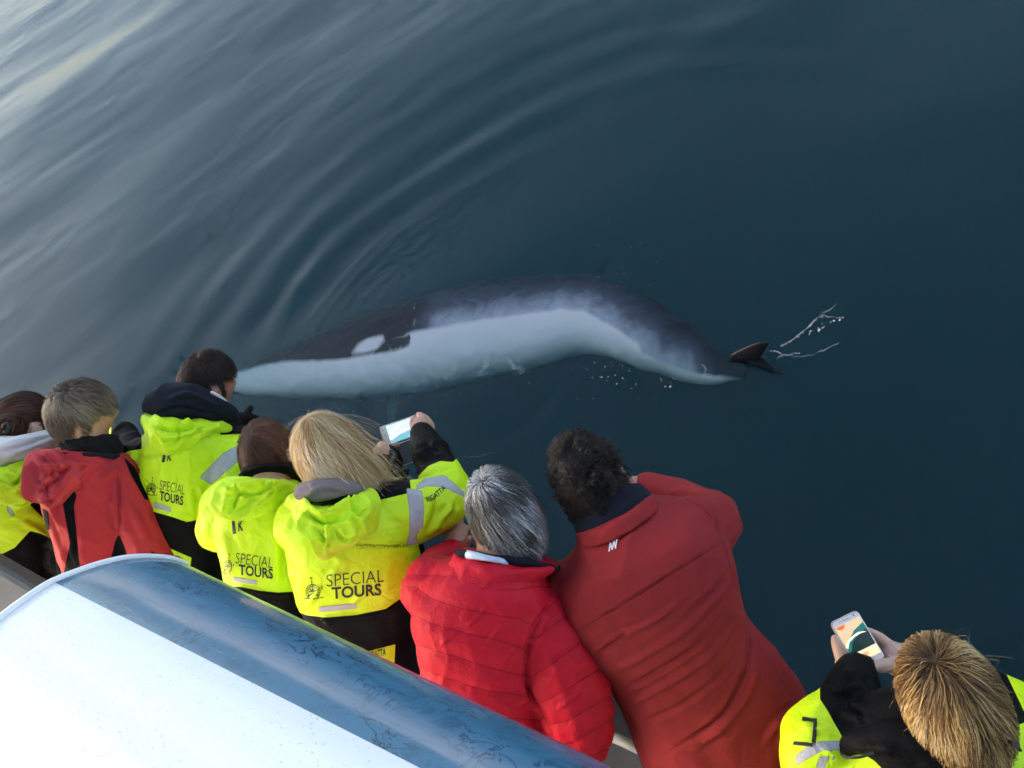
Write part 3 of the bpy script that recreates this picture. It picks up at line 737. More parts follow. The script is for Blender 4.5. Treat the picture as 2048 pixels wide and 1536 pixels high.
def person(label, head, hd, look, torso, arms, skincol, roll=0., hscale=1.0, hands=(), vox=.0125, legs=True, lean=None, group=None):
    """returns the body mesh (top-level), head centre and axes, and leg tubes for the trousers"""
    c = P(*head, hd); ax = frame(np.asarray(look)-c, roll=roll)
    parts = head_parts(c, ax, hscale)
    top = torso[0]; nb = P((top[0]+top[2])/2, (top[1]+top[3])/2, top[4])
    parts.append(capsule_chain([c+(np.array([0, -.03, -.06])) @ ax, (c+nb)/2-ax[1]*.01, nb-UP*.03], [.056, .056, .065]))
    for s in torso[1:]: pass
    inner = [(s[0]*.8+s[2]*.2, s[1]*.8+s[3]*.2, s[0]*.2+s[2]*.8, s[1]*.2+s[3]*.8, s[4], s[5]*.7) for s in torso]
    parts.append(loft(inner, 20))
    for a in arms: parts.append(tube([(q[0], q[1], q[2], q[3]*.62) for q in a], 12))
    fine = [union(h, .0038, 2) for h in hands]
    w = torso[-1]; W = P((w[0]+w[2])/2, (w[1]+w[3])/2, w[4]); al, ot, _ = to_boat(W)
    lt = []
    if legs:
        for s in (-1, 1):
            lt.append([W+BA*s*.07, boat(al+s*.10, min(ot, .10)*.6-.0, DECK+.50), boat(al+s*.11, -.06, DECK+.10)])
            parts.append(tubew(lt[-1], [.075, .055, .042], 12))
            parts.append(tubew([boat(al+s*.11, -.08, DECK+.05), boat(al+s*.12, .03, DECK+.045), boat(al+s*.12, .10, DECK+.04)], [.044, .04, .03], 10, flat=.8))
    V, F = union(parts, vox, 2)
    for hv_, hf_ in fine: F = np.vstack([F, hf_+len(V)]); V = np.vstack([V, hv_])
    o = mk('person', V, F, [skincol]); tag(o, label, 'person', group)
    for s in (-1, 1):
        e = mk('eye', *ellip(c+(np.array([s*.030, .072, .008])*hscale) @ ax, [.0115]*3, None, 12, 8), [M['phone_w']], o)
    for t in lt:
        f0 = t[2]-UP*.02
        sh = union([tubew([f0-BN*.035-UP*.02, f0+BN*.06-UP*.03, f0+BN*.155-UP*.035], [.052, .05, .038], 12), tubew([f0, f0+UP*.09], [.055, .058], 12)], .012, 3)
        mk('shoe', *sh, [M['rubber']], o)
    return o, c, ax, lt, W
def garment(name, parts, mat, parent, strokes=(), amp=.003, scale=14, black=None, tape=None, vox=.0084, smooth=5, seed=0, stretch=(1, 1, .45), seams=(), quilt=None):
    if name == 'trousers': vox = .016
    if 'hood' in name: vox, smooth, amp = .006, 3, amp*1.3; strokes = [(a_, w_*.8, d_*1.5) for a_, w_, d_ in strokes]
    V, F = union(parts, vox, smooth)
    if quilt is not None:
        qv = quilt(proj(V)); V = V+vnormals(V, F)*(.0055*(np.abs(np.sin(np.pi*qv))**.6-.6))[:, None]
    V = wrinkle(V, F, strokes, amp, scale, stretch, seed)
    o = mk(name, V, F, [mat], parent)
    if quilt is not None: attr(o, 'm_quilt', qv)
    if seams:
        px = proj(V); sd = np.full(len(V), 99.)
        for q in seams:
            q = catmull(q, 5) if len(q) > 2 else np.asarray(q, float); dd, tt = segdist(px, q); k = np.clip((tt*(len(q)-1)).astype(int), 0, len(q)-2)
            ab = q[k+1]-q[k]; ap = px-q[k]; sg = np.sign(ab[:, 0]*ap[:, 1]-ab[:, 1]*ap[:, 0]); dd = np.where((tt <= .001) | (tt >= .999), np.maximum(dd, 3), dd); s2 = dd*sg
            sd = np.where(np.abs(s2) < np.abs(sd), s2, sd)
        attr(o, 'm_seam', np.clip(sd, -45, 99)+50)
    if black is not None or tape is not None:
        px = proj(V)
        if black is not None: attr(o, 'm_black', np.clip(masksdf(px, black), -200, 200))
        N = vnormals(V, F); face = np.einsum('ij,ij->i', N, CAM-V)
        t = masksdf(px, tape) if tape else np.full(len(V), -99.)
        attr(o, 'm_tape', np.where(face > 0, np.clip(t, -99, 99), -99))
    return o, bvh_of(V, F)
def legtubes(lt, r=(.105, .085, .075)): return [tubew([t[0], t[1], t[2]+UP*.0], r, 16) for t in lt]
SK1 = skinmat('skin', (.50, .27, .19)); SK2 = skinmat('skin_tanned', (.42, .20, .13)); SK3 = skinmat('skin_fair', (.58, .36, .28))
HM = dict(
    brown=hairmat('hair_brown', [(0, (.016, .007, .004)), (.5, (.07, .028, .015)), (1, (.20, .085, .045))]),
    auburn=hairmat('hair_auburn', [(0, (.018, .007, .004)), (.5, (.07, .025, .013)), (1, (.18, .07, .035))]),
    dark=hairmat('hair_dark', [(0, (.007, .004, .003)), (.6, (.026, .014, .009)), (1, (.075, .042, .028))]),
    curly=hairmat('hair_curly', [(0, (.004, .003, .002)), (.6, (.012, .008, .006)), (1, (.05, .033, .025))]),
    fair=hairmat('hair_greying_fair', [(0, (.035, .025, .018)), (.5, (.135, .10, .07)), (1, (.36, .30, .23))]),
    grey=hairmat('hair_grey', [(0, (.018, .016, .015)), (.35, (.10, .095, .09)), (.7, (.30, .30, .31)), (1, (.75, .75, .77))], .55),
    blonde=hairmat('hair_blonde', [(0, (.30, .17, .075)), (.4, (.72, .50, .25)), (.75, (.93, .74, .46)), (1, (.98, .88, .68))], .6),
    streak=hairmat('hair_streaked', [(0, (.035, .02, .011)), (.33, (.26, .145, .055)), (.6, (.72, .45, .17)), (1, (.96, .78, .46))], .16))
orca_pt = lambda x, y: PZ(x, y, 0)
BIG = 4000
def below(curve):               # everything under a hem line, as a polygon
    return list(curve)+[(curve[-1][0]+300, curve[-1][1]), (curve[-1][0]+300, BIG), (curve[0][0]-300, BIG), (curve[0][0]-300, curve[0][1])]

cap_back = lambda x, y, z: (y < .25) & (z > -.62) | (z > .42) & (y < .80)

# ---- woman with a bun (far end)
t = [(5, 915, 95, 905, 2.70, .07), (-45, 945, 112, 948, 2.73, .115), (-55, 1000, 112, 1005, 2.78, .135), (-45, 1070, 112, 1080, 2.86, .14), (-30, 1130, 128, 1145, 2.93, .14), (-15, 1220, 150, 1230, 3.02, .14)]
arms = [[(90, 960, 2.72, .065), (105, 1010, 2.76, .06), (120, 1060, 2.85, .05)]]
o, c, ax, lt, W = person('woman with her brown hair in a bun and a white hood over a yellow jacket', (54, 850), 2.74, orca_pt(1150, 640), t, arms, SK3)
garment('coverall', [loft(t), tube(arms[0])]+legtubes(lt), M['hivis'], o,
        [([(0, 990), (40, 1010), (90, 985)], 7, .010), ([(10, 960), (50, 975), (75, 950)], 6, .009), ([(20, 1030), (60, 1050), (105, 1085)], 6, .008), ([(0, 1060), (50, 1040), (100, 1060)], 5, -.007)],
        .005, 15, [below([(-60, 1116), (0, 1110), (30, 1095), (60, 1062), (75, 1065), (110, 1080), (140, 1072)]), [(58, 1008), (75, 1004), (98, 1028), (86, 1036)]],
        [[(14, 1012), (24, 1020), (30, 1034), (16, 1024)]], seed=3)
garment('hood', [loft([(-60, 905, -50, 950, 2.66, .06), (-10, 880, 0, 934, 2.63, .075), (40, 868, 45, 922, 2.62, .075), (80, 862, 85, 902, 2.63, .07), (116, 862, 121, 880, 2.66, .05)])], M['white_cloth'], o,
        [([(0, 905), (50, 890), (110, 870)], 4, -.005), ([(20, 920), (60, 905), (90, 890)], 4, -.004)], .004, 16, seed=4)
garment('jacket_hood', [loft([(-40, 935, -35, 975, 2.62, .05), (0, 935, 5, 1000, 2.6, .06), (40, 925, 45, 1005, 2.6, .06), (75, 920, 78, 985, 2.62, .05), (95, 925, 95, 950, 2.66, .03)])], M['hivis_hood'], o,
        [([(0, 950), (30, 975), (70, 940)], 5, .009), ([(10, 985), (40, 960), (60, 930)], 4, -.008)], .006, 20, seed=5)
garment('collar', [loft([(0, 905, 110, 895, 2.66, .07), (0, 935, 95, 915, 2.66, .075)])], M['black'], o)
hair(o, c, ax, HM['auburn'], cap_back, conv=(-.35, -.85, -.15), n=3200, length=.10, grav=.0, lift=.05, clump=.6, nclump=150, vol=.008, seed=11, width=.0013)
bc = P(20, 854, 2.66)
fb = frame(CAM-bc); bun = []
for i in range(1100):
    k_ = fb[1]+RNG.normal(0, .38, 3); k_ /= np.linalg.norm(k_); e1 = np.cross(k_, UP); e1 /= np.linalg.norm(e1); e2 = np.cross(k_, e1)
    la = RNG.uniform(-.1, 1.25); t0_ = RNG.uniform(0, 6.28); th_ = np.linspace(t0_, t0_+RNG.uniform(1.2, 2.4), 9); rr_ = .047*(1+.10*math.sin(la*7)+RNG.normal(0, .03))
    bun.append(bc+rr_*(math.cos(la)*(np.cos(th_)[:, None]*e1+np.sin(th_)[:, None]*e2)+math.sin(la)*k_*.8))
bun = np.array(bun)
ou = bun-bc; ou /= np.linalg.norm(ou, axis=2, keepdims=True)
bo = ribbons('hair_bun', bun, ou, np.full(1100, .0014), HM['auburn'], RNG.random(1100), o)
core = ellip(bc, (.042, .042, .04)); cb = mk('bun_core', *core, [HM['brown']], bo); attr(cb, 'hc', np.full(len(core[0]), .1)); attr(cb, 'ht', np.full(len(core[0]), .3))
tie = mk('hair_tie', *tubew([P(6, 854, 2.615), P(12, 847, 2.612), P(18, 856, 2.61), P(10, 864, 2.612)], [.006]*4, 8), [M['rubber']], o)

# ---- fair-haired man, red jacket with black panels
t = [(122, 890, 236, 893, 2.48, .085), (88, 928, 262, 945, 2.50, .115), (78, 985, 286, 1006, 2.54, .13), (102, 1062, 306, 1071, 2.60, .13), (130, 1130, 325, 1136, 2.68, .13), (150, 1210, 340, 1215, 2.77, .13)]
arms = [[(228, 950, 2.46, .07), (262, 1010, 2.45, .068), (292, 1080, 2.48, .064), (318, 1140, 2.5, .058)]]
o, c, ax, lt, W = person('fair-haired man in a red jacket with black side panels and black fleece collar', (163, 826), 2.46, orca_pt(1900, 620), t, arms, SK1, hscale=1.0)
garment('jacket', [loft(t), tube(arms[0])], M['red_a'], o,
        [([(234, 945), (236, 1000), (238, 1066)], 4, -.007), ([(180, 930), (150, 960), (140, 985)], 6, .008), ([(105, 1050), (118, 1090), (132, 1130)], 5, .007), ([(90, 1020), (110, 1060), (125, 1110)], 4, -.006),
         ([(250, 990), (275, 1040), (300, 1090)], 7, .006), ([(200, 960), (225, 940), (240, 950)], 6, .007), ([(136, 1000), (150, 1060), (152, 1120)], 5, -.004)],
        .003, 12, [[(136, 965), (154, 990), (148, 1012), (153, 1064), (160, 1136), (136, 1300), (128, 1142), (140, 1087), (126, 1012), (125, 983)],
                   [(238, 1068), (248, 1090), (258, 1122), (260, 1160), (215, 1160), (221, 1120), (231, 1080)], [(84, 1016), (97, 1022), (100, 1060), (92, 1062)], [(300, 1100), (350, 1130), (350, 1180), (312, 1140)],
                   [(246, 912), (262, 950), (290, 1000), (300, 1000), (270, 935)]], seed=8, seams=[[(234, 945), (236, 1000), (238, 1066)]])
garment('hood', [loft([(63, 955, 64, 985, 2.45, .02), (72, 906, 78, 1006, 2.43, .036), (98, 900, 106, 1014, 2.41, .042), (128, 912, 136, 990, 2.41, .042), (160, 916, 166, 956, 2.42, .036), (196, 918, 200, 940, 2.44, .028), (228, 924, 230, 936, 2.47, .015)])], M['red_a2'], o,
        [([(70, 912), (95, 935), (140, 930)], 6, .010), ([(75, 990), (105, 965), (140, 935)], 5, -.009), ([(80, 1000), (110, 985), (135, 955)], 5, .009), ([(110, 920), (120, 945), (150, 925)], 4, -.008), ([(85, 905), (100, 930), (92, 960)], 4, .008), ([(150, 925), (180, 930), (215, 928)], 4, .007), ([(70, 960), (90, 975), (100, 1005)], 4, -.008)], .006, 20, seed=9)
garment('collar', [loft([(121, 872, 236, 870, 2.49, .07), (121, 892, 243, 890, 2.49, .078), (124, 912, 246, 914, 2.49, .08)])], M['fleece'], o, amp=.004, scale=40)
garment('inner_collar', [loft([(116, 904, 248, 908, 2.48, .085), (116, 912, 258, 922, 2.48, .088)])], M['navy'], o, [([(180, 912), (215, 922), (245, 935)], 4, -.006)])
garment('trousers', [loft([(120, 1120, 330, 1125, 2.68, .12), (150, 1230, 345, 1235, 2.78, .13)])]+legtubes(lt), M['jean'], o)
hair(o, c, ax, HM['fair'], lambda x, y, z: ((y < -.12+.3*np.clip(z, 0, 1)) & (z > -.62)) | ((z > .42) & (y < .75)), whorl=(.1, -.35, .95), n=9000, length=.055, grav=.4, lift=.25, clump=.55, nclump=380, vol=.018, curl=.16, curlf=26, swirl=.6, seed=12, width=.0012)

# ---- dark-haired man with a navy hood
t = [(318, 835, 436, 838, 2.42, .085), (284, 880, 478, 878, 2.44, .12), (274, 921, 474, 925, 2.47, .135), (282, 973, 446, 978, 2.51, .14), (291, 1019, 434, 1022, 2.55, .14), (312, 1085, 455, 1092, 2.61, .14), (335, 1165, 475, 1180, 2.69, .14)]
arms = [[(452, 905, 2.42, .07), (470, 942, 2.38, .072), (470, 990, 2.42, .066), (480, 960, 2.62, .055), (468, 870, 2.78, .045)], [(290, 915, 2.5, .065), (262, 935, 2.58, .06), (262, 905, 2.70, .052), (246, 872, 2.80, .048)]]
hr = [tube([(456, 862, 2.76, .032), (470, 846, 2.80, .034), (486, 838, 2.82, .026)]), tube([(478, 840, 2.81, .017), (492, 828, 2.84, .014), (500, 817, 2.86, .012)]), tube([(482, 842, 2.81, .017), (498, 835, 2.84, .014), (514, 836, 2.86, .010)]), tube([(478, 848, 2.81, .016), (492, 845, 2.84, .013), (503, 845, 2.86, .010)])]
o, c, ax, lt, W = person('dark-haired man with a navy hood bunched at his neck over a yellow jacket', (416, 768), 2.46, orca_pt(1500, 560), t, arms, SK2)
cov, bv = garment('coverall', [loft(t)]+[tube(a) for a in arms]+legtubes(lt), M['hivis'], o,
        [([(388, 975), (394, 1000), (396, 1030)], 5, -.008), ([(272, 915), (300, 912), (330, 908)], 3, -.004), ([(404, 995), (420, 985), (430, 990)], 4, -.006), ([(310, 900), (325, 930), (320, 960)], 6, .004),
         ([(300, 1022), (345, 1036), (374, 1046), (410, 1038), (432, 1024)], 2.5, .006), ([(440, 930), (462, 950), (480, 960)], 6, .006)],
        .003, 13, [below([(240, 1000), (291, 1019), (345, 1034), (374, 1044), (410, 1036), (432, 1022), (470, 1010)]), [(419, 972), (437, 978), (436, 1002), (418, 994)],
                   [(222, 840), (282, 840), (284, 898), (258, 902), (238, 912), (222, 905)], [(444, 800), (525, 800), (525, 866), (440, 870)]],
        [[(400, 955), (422, 968), (482, 916), (486, 893), (469, 895), (446, 908)]], seed=13)
garment('gloved_hand', hr, M['black'], o, vox=.006, smooth=2, amp=.001)
garment('navy_hood', [loft([(297, 800, 299, 828, 2.42, .03), (325, 772, 322, 838, 2.39, .06), (362, 764, 365, 842, 2.38, .075), (402, 776, 402, 842, 2.39, .075), (438, 798, 434, 842, 2.42, .06), (464, 824, 458, 842, 2.47, .03)])], M['navy'], o,
        [([(310, 830), (360, 815), (430, 830)], 4, -.006), ([(330, 800), (380, 790), (440, 815)], 6, .006)], .003, 12)
mk('hood_lining', *tubew([P(424, 785, 2.345), P(442, 796, 2.36), P(456, 812, 2.39), P(465, 832, 2.44)], [.006, .007, .007, .006], 10), [M['white_cloth']], o)
garment('jacket_hood', [loft([(288, 824, 292, 852, 2.37, .02), (312, 836, 312, 888, 2.35, .05), (340, 838, 337, 906, 2.34, .06), (372, 840, 378, 893, 2.345, .055), (412, 842, 412, 872, 2.37, .045), (454, 846, 456, 862, 2.42, .025)])], M['hivis_hood'], o,
        [([(295, 835), (340, 850), (400, 845)], 4, .008), ([(300, 850), (330, 875), (370, 870), (410, 850)], 5, .007), ([(350, 845), (360, 870), (345, 900)], 4, -.006), ([(292, 845), (330, 860), (375, 858), (430, 852)], 3, -.007)], .005, 20, seed=14)
hair(o, c, ax, HM['dark'], lambda x, y, z: ((y < .15) & (z > -.45)) | ((z > .35) & (y < .8)), n=7000, length=.028, grav=.12, lift=.40, clump=.45, nclump=420, vol=.014, curl=.25, curlf=40, swirl=.7, seed=15, width=.0011)
emblem((303, 978), 12, .12, bv, o, .75); lettering('SPECIAL', (319, 979), (369, 989), (2, -19), bv, o, bold=-.012); lettering('TOURS', (319, 1000), (366, 1011), (1, -19), bv, o, bold=.025)
patch('reflective_strip', [(308, 1004), (342, 1015), (342, 1024), (308, 1014)], bv, o, M['tapegrey'])
lettering('1', (323, 925), (329, 924), (4, -19), bv, o, bold=.03); lettering('K', (334, 923), (343, 921), (2, -17), bv, o, bold=.03)
pt = patch('label_patch', [(324, 1090), (383, 1115), (378, 1146), (340, 1133)], bv, o, M['label'])
lettering('REGATTA', (331, 1117), (369, 1128), (-2, -14), bv, o, bold=.02, off=.0042); lettering('GREAT OUTDOORS', (346, 1127), (369, 1134), (0, -4.5), bv, o, off=.0042)
lettering('REGATTA', (281, 936), (248, 932), (0, 10), bv, o, bold=.02)

# ---- brown-haired woman
t = [(475, 962, 592, 958, 2.06, .08), (434, 1002, 612, 990, 2.08, .12), (430, 1053, 626, 1042, 2.12, .135), (443, 1112, 628, 1115, 2.17, .14), (455, 1172, 632, 1182, 2.22, .14), (470, 1240, 645, 1255, 2.29, .14), (485, 1310, 655, 1325, 2.37, .14)]
arms = [[(455, 1010, 2.1, .065), (440, 1060, 2.2, .06), (470, 1020, 2.4, .05)], [(600, 1010, 2.1, .065), (640, 1060, 2.2, .06), (640, 1000, 2.4, .05)]]
o, c, ax, lt, W = person('brown-haired woman in a yellow jacket squeezed between the navy hood and the blonde', (538, 914), 2.12, orca_pt(1050, 600), t, arms, SK3, hscale=.97)
cov, bv = garment('coverall', [loft(t)]+[tube(a) for a in arms]+legtubes(lt), M['hivis'], o,
        [([(440, 1060), (455, 1100), (470, 1150)], 7, .006), ([(560, 1060), (570, 1110), (565, 1170)], 7, -.007), ([(540, 1050), (548, 1090), (540, 1140)], 8, .005), ([(460, 1172), (500, 1178), (545, 1186), (590, 1186)], 2.5, .006),
         ([(575, 1120), (582, 1140), (580, 1165)], 4, -.006), ([(500, 1060), (510, 1085), (500, 1110)], 8, .003)],
        .003, 13, [below([(420, 1168), (455, 1174), (478, 1173), (517, 1181), (556, 1185), (591, 1183), (640, 1180)])], seed=17)
garment('collar', [loft([(488, 928, 598, 922, 2.09, .072), (478, 950, 604, 946, 2.09, .078), (470, 968, 606, 962, 2.08, .08)])], M['black'], o)
hd_, hb = garment('jacket_hood', [loft([(431, 985, 433, 1024, 2.02, .025), (452, 960, 452, 1040, 2.00, .05), (488, 954, 488, 1044, 1.985, .06), (522, 956, 518, 1034, 1.985, .055), (553, 962, 548, 1004, 2.01, .045), (584, 968, 580, 988, 2.05, .025)])], M['hivis_hood'], o,
        [([(445, 985), (490, 975), (530, 965)], 6, .009), ([(440, 1010), (480, 1030), (515, 1005), (545, 975)], 5, .008), ([(450, 970), (500, 990), (560, 970)], 4, -.008), ([(455, 1030), (470, 1000), (480, 970)], 5, -.006), ([(535, 962), (545, 975), (580, 972)], 3, .007)], .005, 20, seed=18)
hair(o, c, ax, HM['brown'], lambda x, y, z: (y < .5) & (z > -.97) | (z > .4) & (y < .8), whorl=(-.05, -.55, .8), n=7500, length=.15, seg=10, grav=.30, lift=.08, clump=.55, nclump=260, vol=.014, curl=.06, curlf=18, swirl=.5, seed=19, width=.0011, scale=.99, bvh=[bv, hb])
emblem((456, 1134), 14, .1, bv, o, .6); lettering('SPECIAL', (471, 1126), (545, 1136), (2, -21), bv, o, bold=-.012); lettering('TOURS', (478, 1149), (546, 1158), (0, -21), bv, o, bold=.025)
patch('reflective_strip', [(467, 1153), (513, 1161), (514, 1169), (468, 1162)], bv, o, M['tapegrey'])
lettering('1', (466, 1068), (472, 1067), (-2, -26), bv, o, bold=.03); lettering('K', (477, 1063), (487, 1061), (0, -22), bv, o, bold=.03)

# ---- blonde woman filming
t = [(612, 985, 716, 978, 1.87, .08), (590, 1012, 770, 992, 1.89, .10), (566, 1046, 822, 1018, 1.92, .125), (572, 1096, 842, 1080, 1.97, .14), (582, 1140, 850, 1125, 2.03, .145), (595, 1190, 840, 1165, 2.08, .145), (612, 1232, 835, 1210, 2.13, .145), (618, 1290, 845, 1295, 2.20, .145), (632, 1370, 858, 1385, 2.29, .145)]
arms = [[(775, 1030, 1.92, .080), (825, 1022, 1.92, .078), (872, 1008, 1.94, .072), (893, 985, 1.98, .064), (876, 940, 2.06, .056), (862, 905, 2.14, .051), (845, 868, 2.22, .036)],
        [(610, 1050, 1.93, .075), (640, 1020, 2.15, .06), (740, 960, 2.25, .05), (775, 930, 2.28, .045), (778, 908, 2.29, .035)]]
PD = 2.30
h1 = [tube([(846, 872, 2.22, .030), (843, 858, 2.24, .030), (842, 848, 2.26, .024)]),
      tube([(832, 862, 2.235, .014), (827, 852, 2.255, .012), (826, 842, 2.27, .010), (829, 835, 2.28, .009)]),
      tube([(850, 856, 2.25, .012), (848, 840, 2.28, .0105), (842, 830, 2.31, .009), (836, 829, 2.33, .008)]),
      tube([(855, 858, 2.25, .012), (857, 844, 2.29, .0105), (850, 834, 2.33, .009), (842, 833, 2.35, .008)]),
      tube([(860, 862, 2.25, .011), (863, 852, 2.29, .010), (858, 842, 2.33, .008), (850, 840, 2.35, .007)])]
h2 = [tube([(778, 915, 2.28, .030), (770, 903, 2.29, .028), (766, 896, 2.30, .022)]),
      tube([(766, 905, 2.28, .013), (774, 898, 2.285, .012), (786, 892, 2.285, .010), (795, 890, 2.29, .008)]),
      tube([(758, 905, 2.29, .012), (756, 896, 2.32, .011), (766, 888, 2.335, .009), (780, 884, 2.34, .008)]),
      tube([(755, 910, 2.29, .012), (752, 901, 2.32, .010), (762, 894, 2.335, .009), (776, 890, 2.34, .008)])]
o, c, ax, lt, W = person('blonde woman in a yellow jacket holding up a phone in both hands', (656, 907), 1.87, orca_pt(980, 640), t, [a[:-1]+[a[-1]] for a in arms], SK1, hands=[h1, h2])
blo = o
cov, bv = garment('coverall', [loft(t)]+[tube(a) for a in arms]+legtubes(lt), M['hivis'], o,
        [([(690, 1088), (760, 1092), (834, 1090)], 2.2, -.0045), ([(613, 1230), (650, 1236), (712, 1231), (771, 1219), (822, 1184), (848, 1137)], 2.6, .006),
         ([(640, 1120), (670, 1110), (690, 1130), (665, 1150)], 8, .004), ([(800, 1190), (825, 1160), (845, 1130)], 5, -.006), ([(775, 1200), (810, 1175), (835, 1145)], 6, .004),
         ([(852, 1068), (868, 1030), (870, 1000)], 5, -.007), ([(866, 1066), (884, 1035), (905, 1010)], 5, .007), ([(884, 1058), (900, 1035), (910, 1005)], 4, -.006), ([(840, 965), (870, 948), (905, 938)], 4, -.006),
         ([(833, 900), (855, 892), (880, 900)], 4, -.008), ([(828, 915), (855, 902), (872, 885)], 5, .008), ([(835, 930), (870, 915), (895, 920)], 4, -.006), ([(830, 880), (850, 875), (868, 882)], 4, .006),
         ([(655, 1165), (672, 1135), (680, 1120)], 5, .004), ([(700, 1210), (718, 1195), (735, 1185)], 4, .004), ([(615, 1215), (630, 1190), (640, 1165)], 4, .004), ([(580, 1130), (590, 1150), (592, 1180)], 6, -.006)],
        .0028, 12, [below([(560, 1210), (613, 1230), (650, 1235), (712, 1230), (771, 1218), (822, 1183), (849, 1136), (866, 1110)]), [(837, 1090), (904, 1056), (930, 1060), (880, 1130), (849, 1140)],
                    [(812, 940), (833, 956), (856, 932), (880, 922), (906, 924), (930, 900), (880, 800), (800, 820)], [(730, 820), (815, 900), (822, 985), (760, 1000), (720, 960)]],
        [[(814, 977), (843, 983), (847, 1014), (845, 1053), (833, 1069), (833, 1087), (814, 1090), (820, 1065), (820, 1022)], [(833, 974), (849, 958), (888, 951), (926, 983), (928, 993), (888, 973), (853, 971), (838, 977)]], seed=21, seams=[[(690, 1086), (760, 1090), (818, 1090)], [(690, 1090), (760, 1094), (818, 1094)]])
garment('inner_hood', [loft([(600, 975, 603, 998, 1.84, .02), (622, 964, 626, 1004, 1.81, .045), (652, 958, 656, 1004, 1.80, .05), (690, 962, 692, 998, 1.82, .04), (712, 968, 712, 988, 1.85, .02)])], M['taupe'], o, [([(610, 990), (650, 975), (690, 980)], 5, .005)], .003)
garment('collar', [loft([(592, 988, 720, 980, 1.85, .085), (592, 1006, 722, 1000, 1.85, .088)])], M['black'], o)
garment('jacket_hood', [loft([(592, 978, 596, 1018, 1.84, .02), (614, 998, 614, 1072, 1.80, .04), (644, 1008, 644, 1112, 1.785, .055), (680, 1006, 686, 1100, 1.785, .055), (712, 994, 718, 1076, 1.80, .045), (737, 980, 740, 1040, 1.84, .025)])], M['hivis_hood'], o,
        [([(600, 1000), (640, 1030), (690, 1015), (730, 990)], 6, .011), ([(610, 1020), (645, 1045), (690, 1035)], 5, -.009), ([(652, 1040), (655, 1075), (650, 1105)], 5, .008), ([(622, 1050), (650, 1085), (660, 1110)], 4, -.006),
         ([(690, 1040), (705, 1065), (690, 1090)], 6, .007), ([(668, 1060), (690, 1080), (720, 1060)], 4, -.006), ([(700, 1000), (715, 1030), (735, 1020)], 4, -.007)], .006, 18, seed=22)
mk('arm_strap', *tubew([P(782, 903, 2.235), P(790, 912, 2.23), P(784, 925, 2.22), P(794, 938, 2.22), P(788, 950, 2.21)], [.008, .010, .009, .010, .007], 8), [M['rubber']], o)
garment('cuff_flap', [tubew([P(775, 950, 2.2), P(795, 955, 2.22), P(818, 940, 2.26)], [.03, .03, .006], 12, flat=.3), tubew([P(780, 965, 2.2), P(800, 968, 2.22), P(812, 958, 2.26)], [.02, .02, .006], 12, flat=.4)], M['black'], o, vox=.006, smooth=1, amp=.004, scale=40)
hair(o, c, ax, HM['blonde'], lambda x, y, z: (y < .55) & (z > -.75) | (z > .3) & (y < .85), whorl=(.05, -.1, 1), n=9500, length=.30, seg=16, grav=.28, lift=.12, clump=.6, nclump=240, vol=.020, seed=23, width=.0011, comb=(.12, -.12, 0), curl=.15, curlf=13, bvh=[bv], lvar=.18, lenf=lambda x, y, z: 1+.12*x)
emblem((626, 1183), 15, -.12, bv, o, .95); lettering('SPECIAL', (654, 1173), (768, 1163), (-1, -24), bv, o, bold=-.012); lettering('TOURS', (664, 1198), (763, 1190), (-1, -24), bv, o, bold=.025)
patch('reflective_strip', [(638, 1213), (713, 1206), (714, 1216), (639, 1224)], bv, o, M['tapegrey'])
lettering('REGATTA', (856, 1004), (892, 978), (-6, -9), bv, o, bold=.02, bend=4)
patch('label_patch', [(725, 1305), (790, 1288), (788, 1325), (730, 1335)], bv, o, M['label']); lettering('REGATTA', (733, 1319), (771, 1309), (0, -15), bv, o, bold=.02, off=.0042); lettering('GREAT OUTDOORS', (740, 1328), (775, 1321), (0, -5), bv, o, off=.0042)

# ---- grey-haired man, red puffer
t = [(915, 1120, 1070, 1130, 1.62, .075), (868, 1146, 1096, 1176, 1.64, .105), (826, 1186, 1108, 1206, 1.67, .125), (827, 1245, 1100, 1262, 1.71, .135), (840, 1302, 1088, 1330, 1.76, .14), (853, 1352, 1086, 1400, 1.82, .14), (868, 1430, 1100, 1475, 1.90, .14), (890, 1520, 1120, 1570, 1.98, .14)]
arms = [[(1062, 1228, 1.69, .080), (1100, 1290, 1.70, .086), (1136, 1370, 1.74, .088), (1152, 1430, 1.79, .080), (1150, 1478, 1.85, .070), (1090, 1440, 2.05, .05)],
        [(868, 1180, 1.72, .072), (872, 1150, 1.85, .060), (896, 1122, 1.93, .048), (908, 1108, 1.96, .040)]]
hl = [tube([(910, 1110, 1.96, .030), (910, 1085, 1.97, .034), (914, 1060, 1.98, .026)]), tube([(904, 1080, 1.97, .012), (903, 1055, 1.98, .010), (908, 1040, 1.985, .008)]), tube([(914, 1070, 1.96, .012), (916, 1050, 1.97, .010), (922, 1038, 1.98, .008)]),
      tube([(922, 1085, 1.95, .012), (928, 1066, 1.96, .010), (932, 1056, 1.97, .009)]), tube([(899, 1088, 1.98, .011), (899, 1066, 1.99, .009), (902, 1052, 2.0, .007)]), tube([(920, 1095, 1.94, .014), (930, 1090, 1.93, .012), (938, 1078, 1.92, .010)])]
o, c, ax, lt, W = person('grey-haired man in a quilted bright red puffer jacket', (1012, 1034), 1.64, orca_pt(1000, 560), t, arms, SK2, hands=[hl], hscale=1.02)
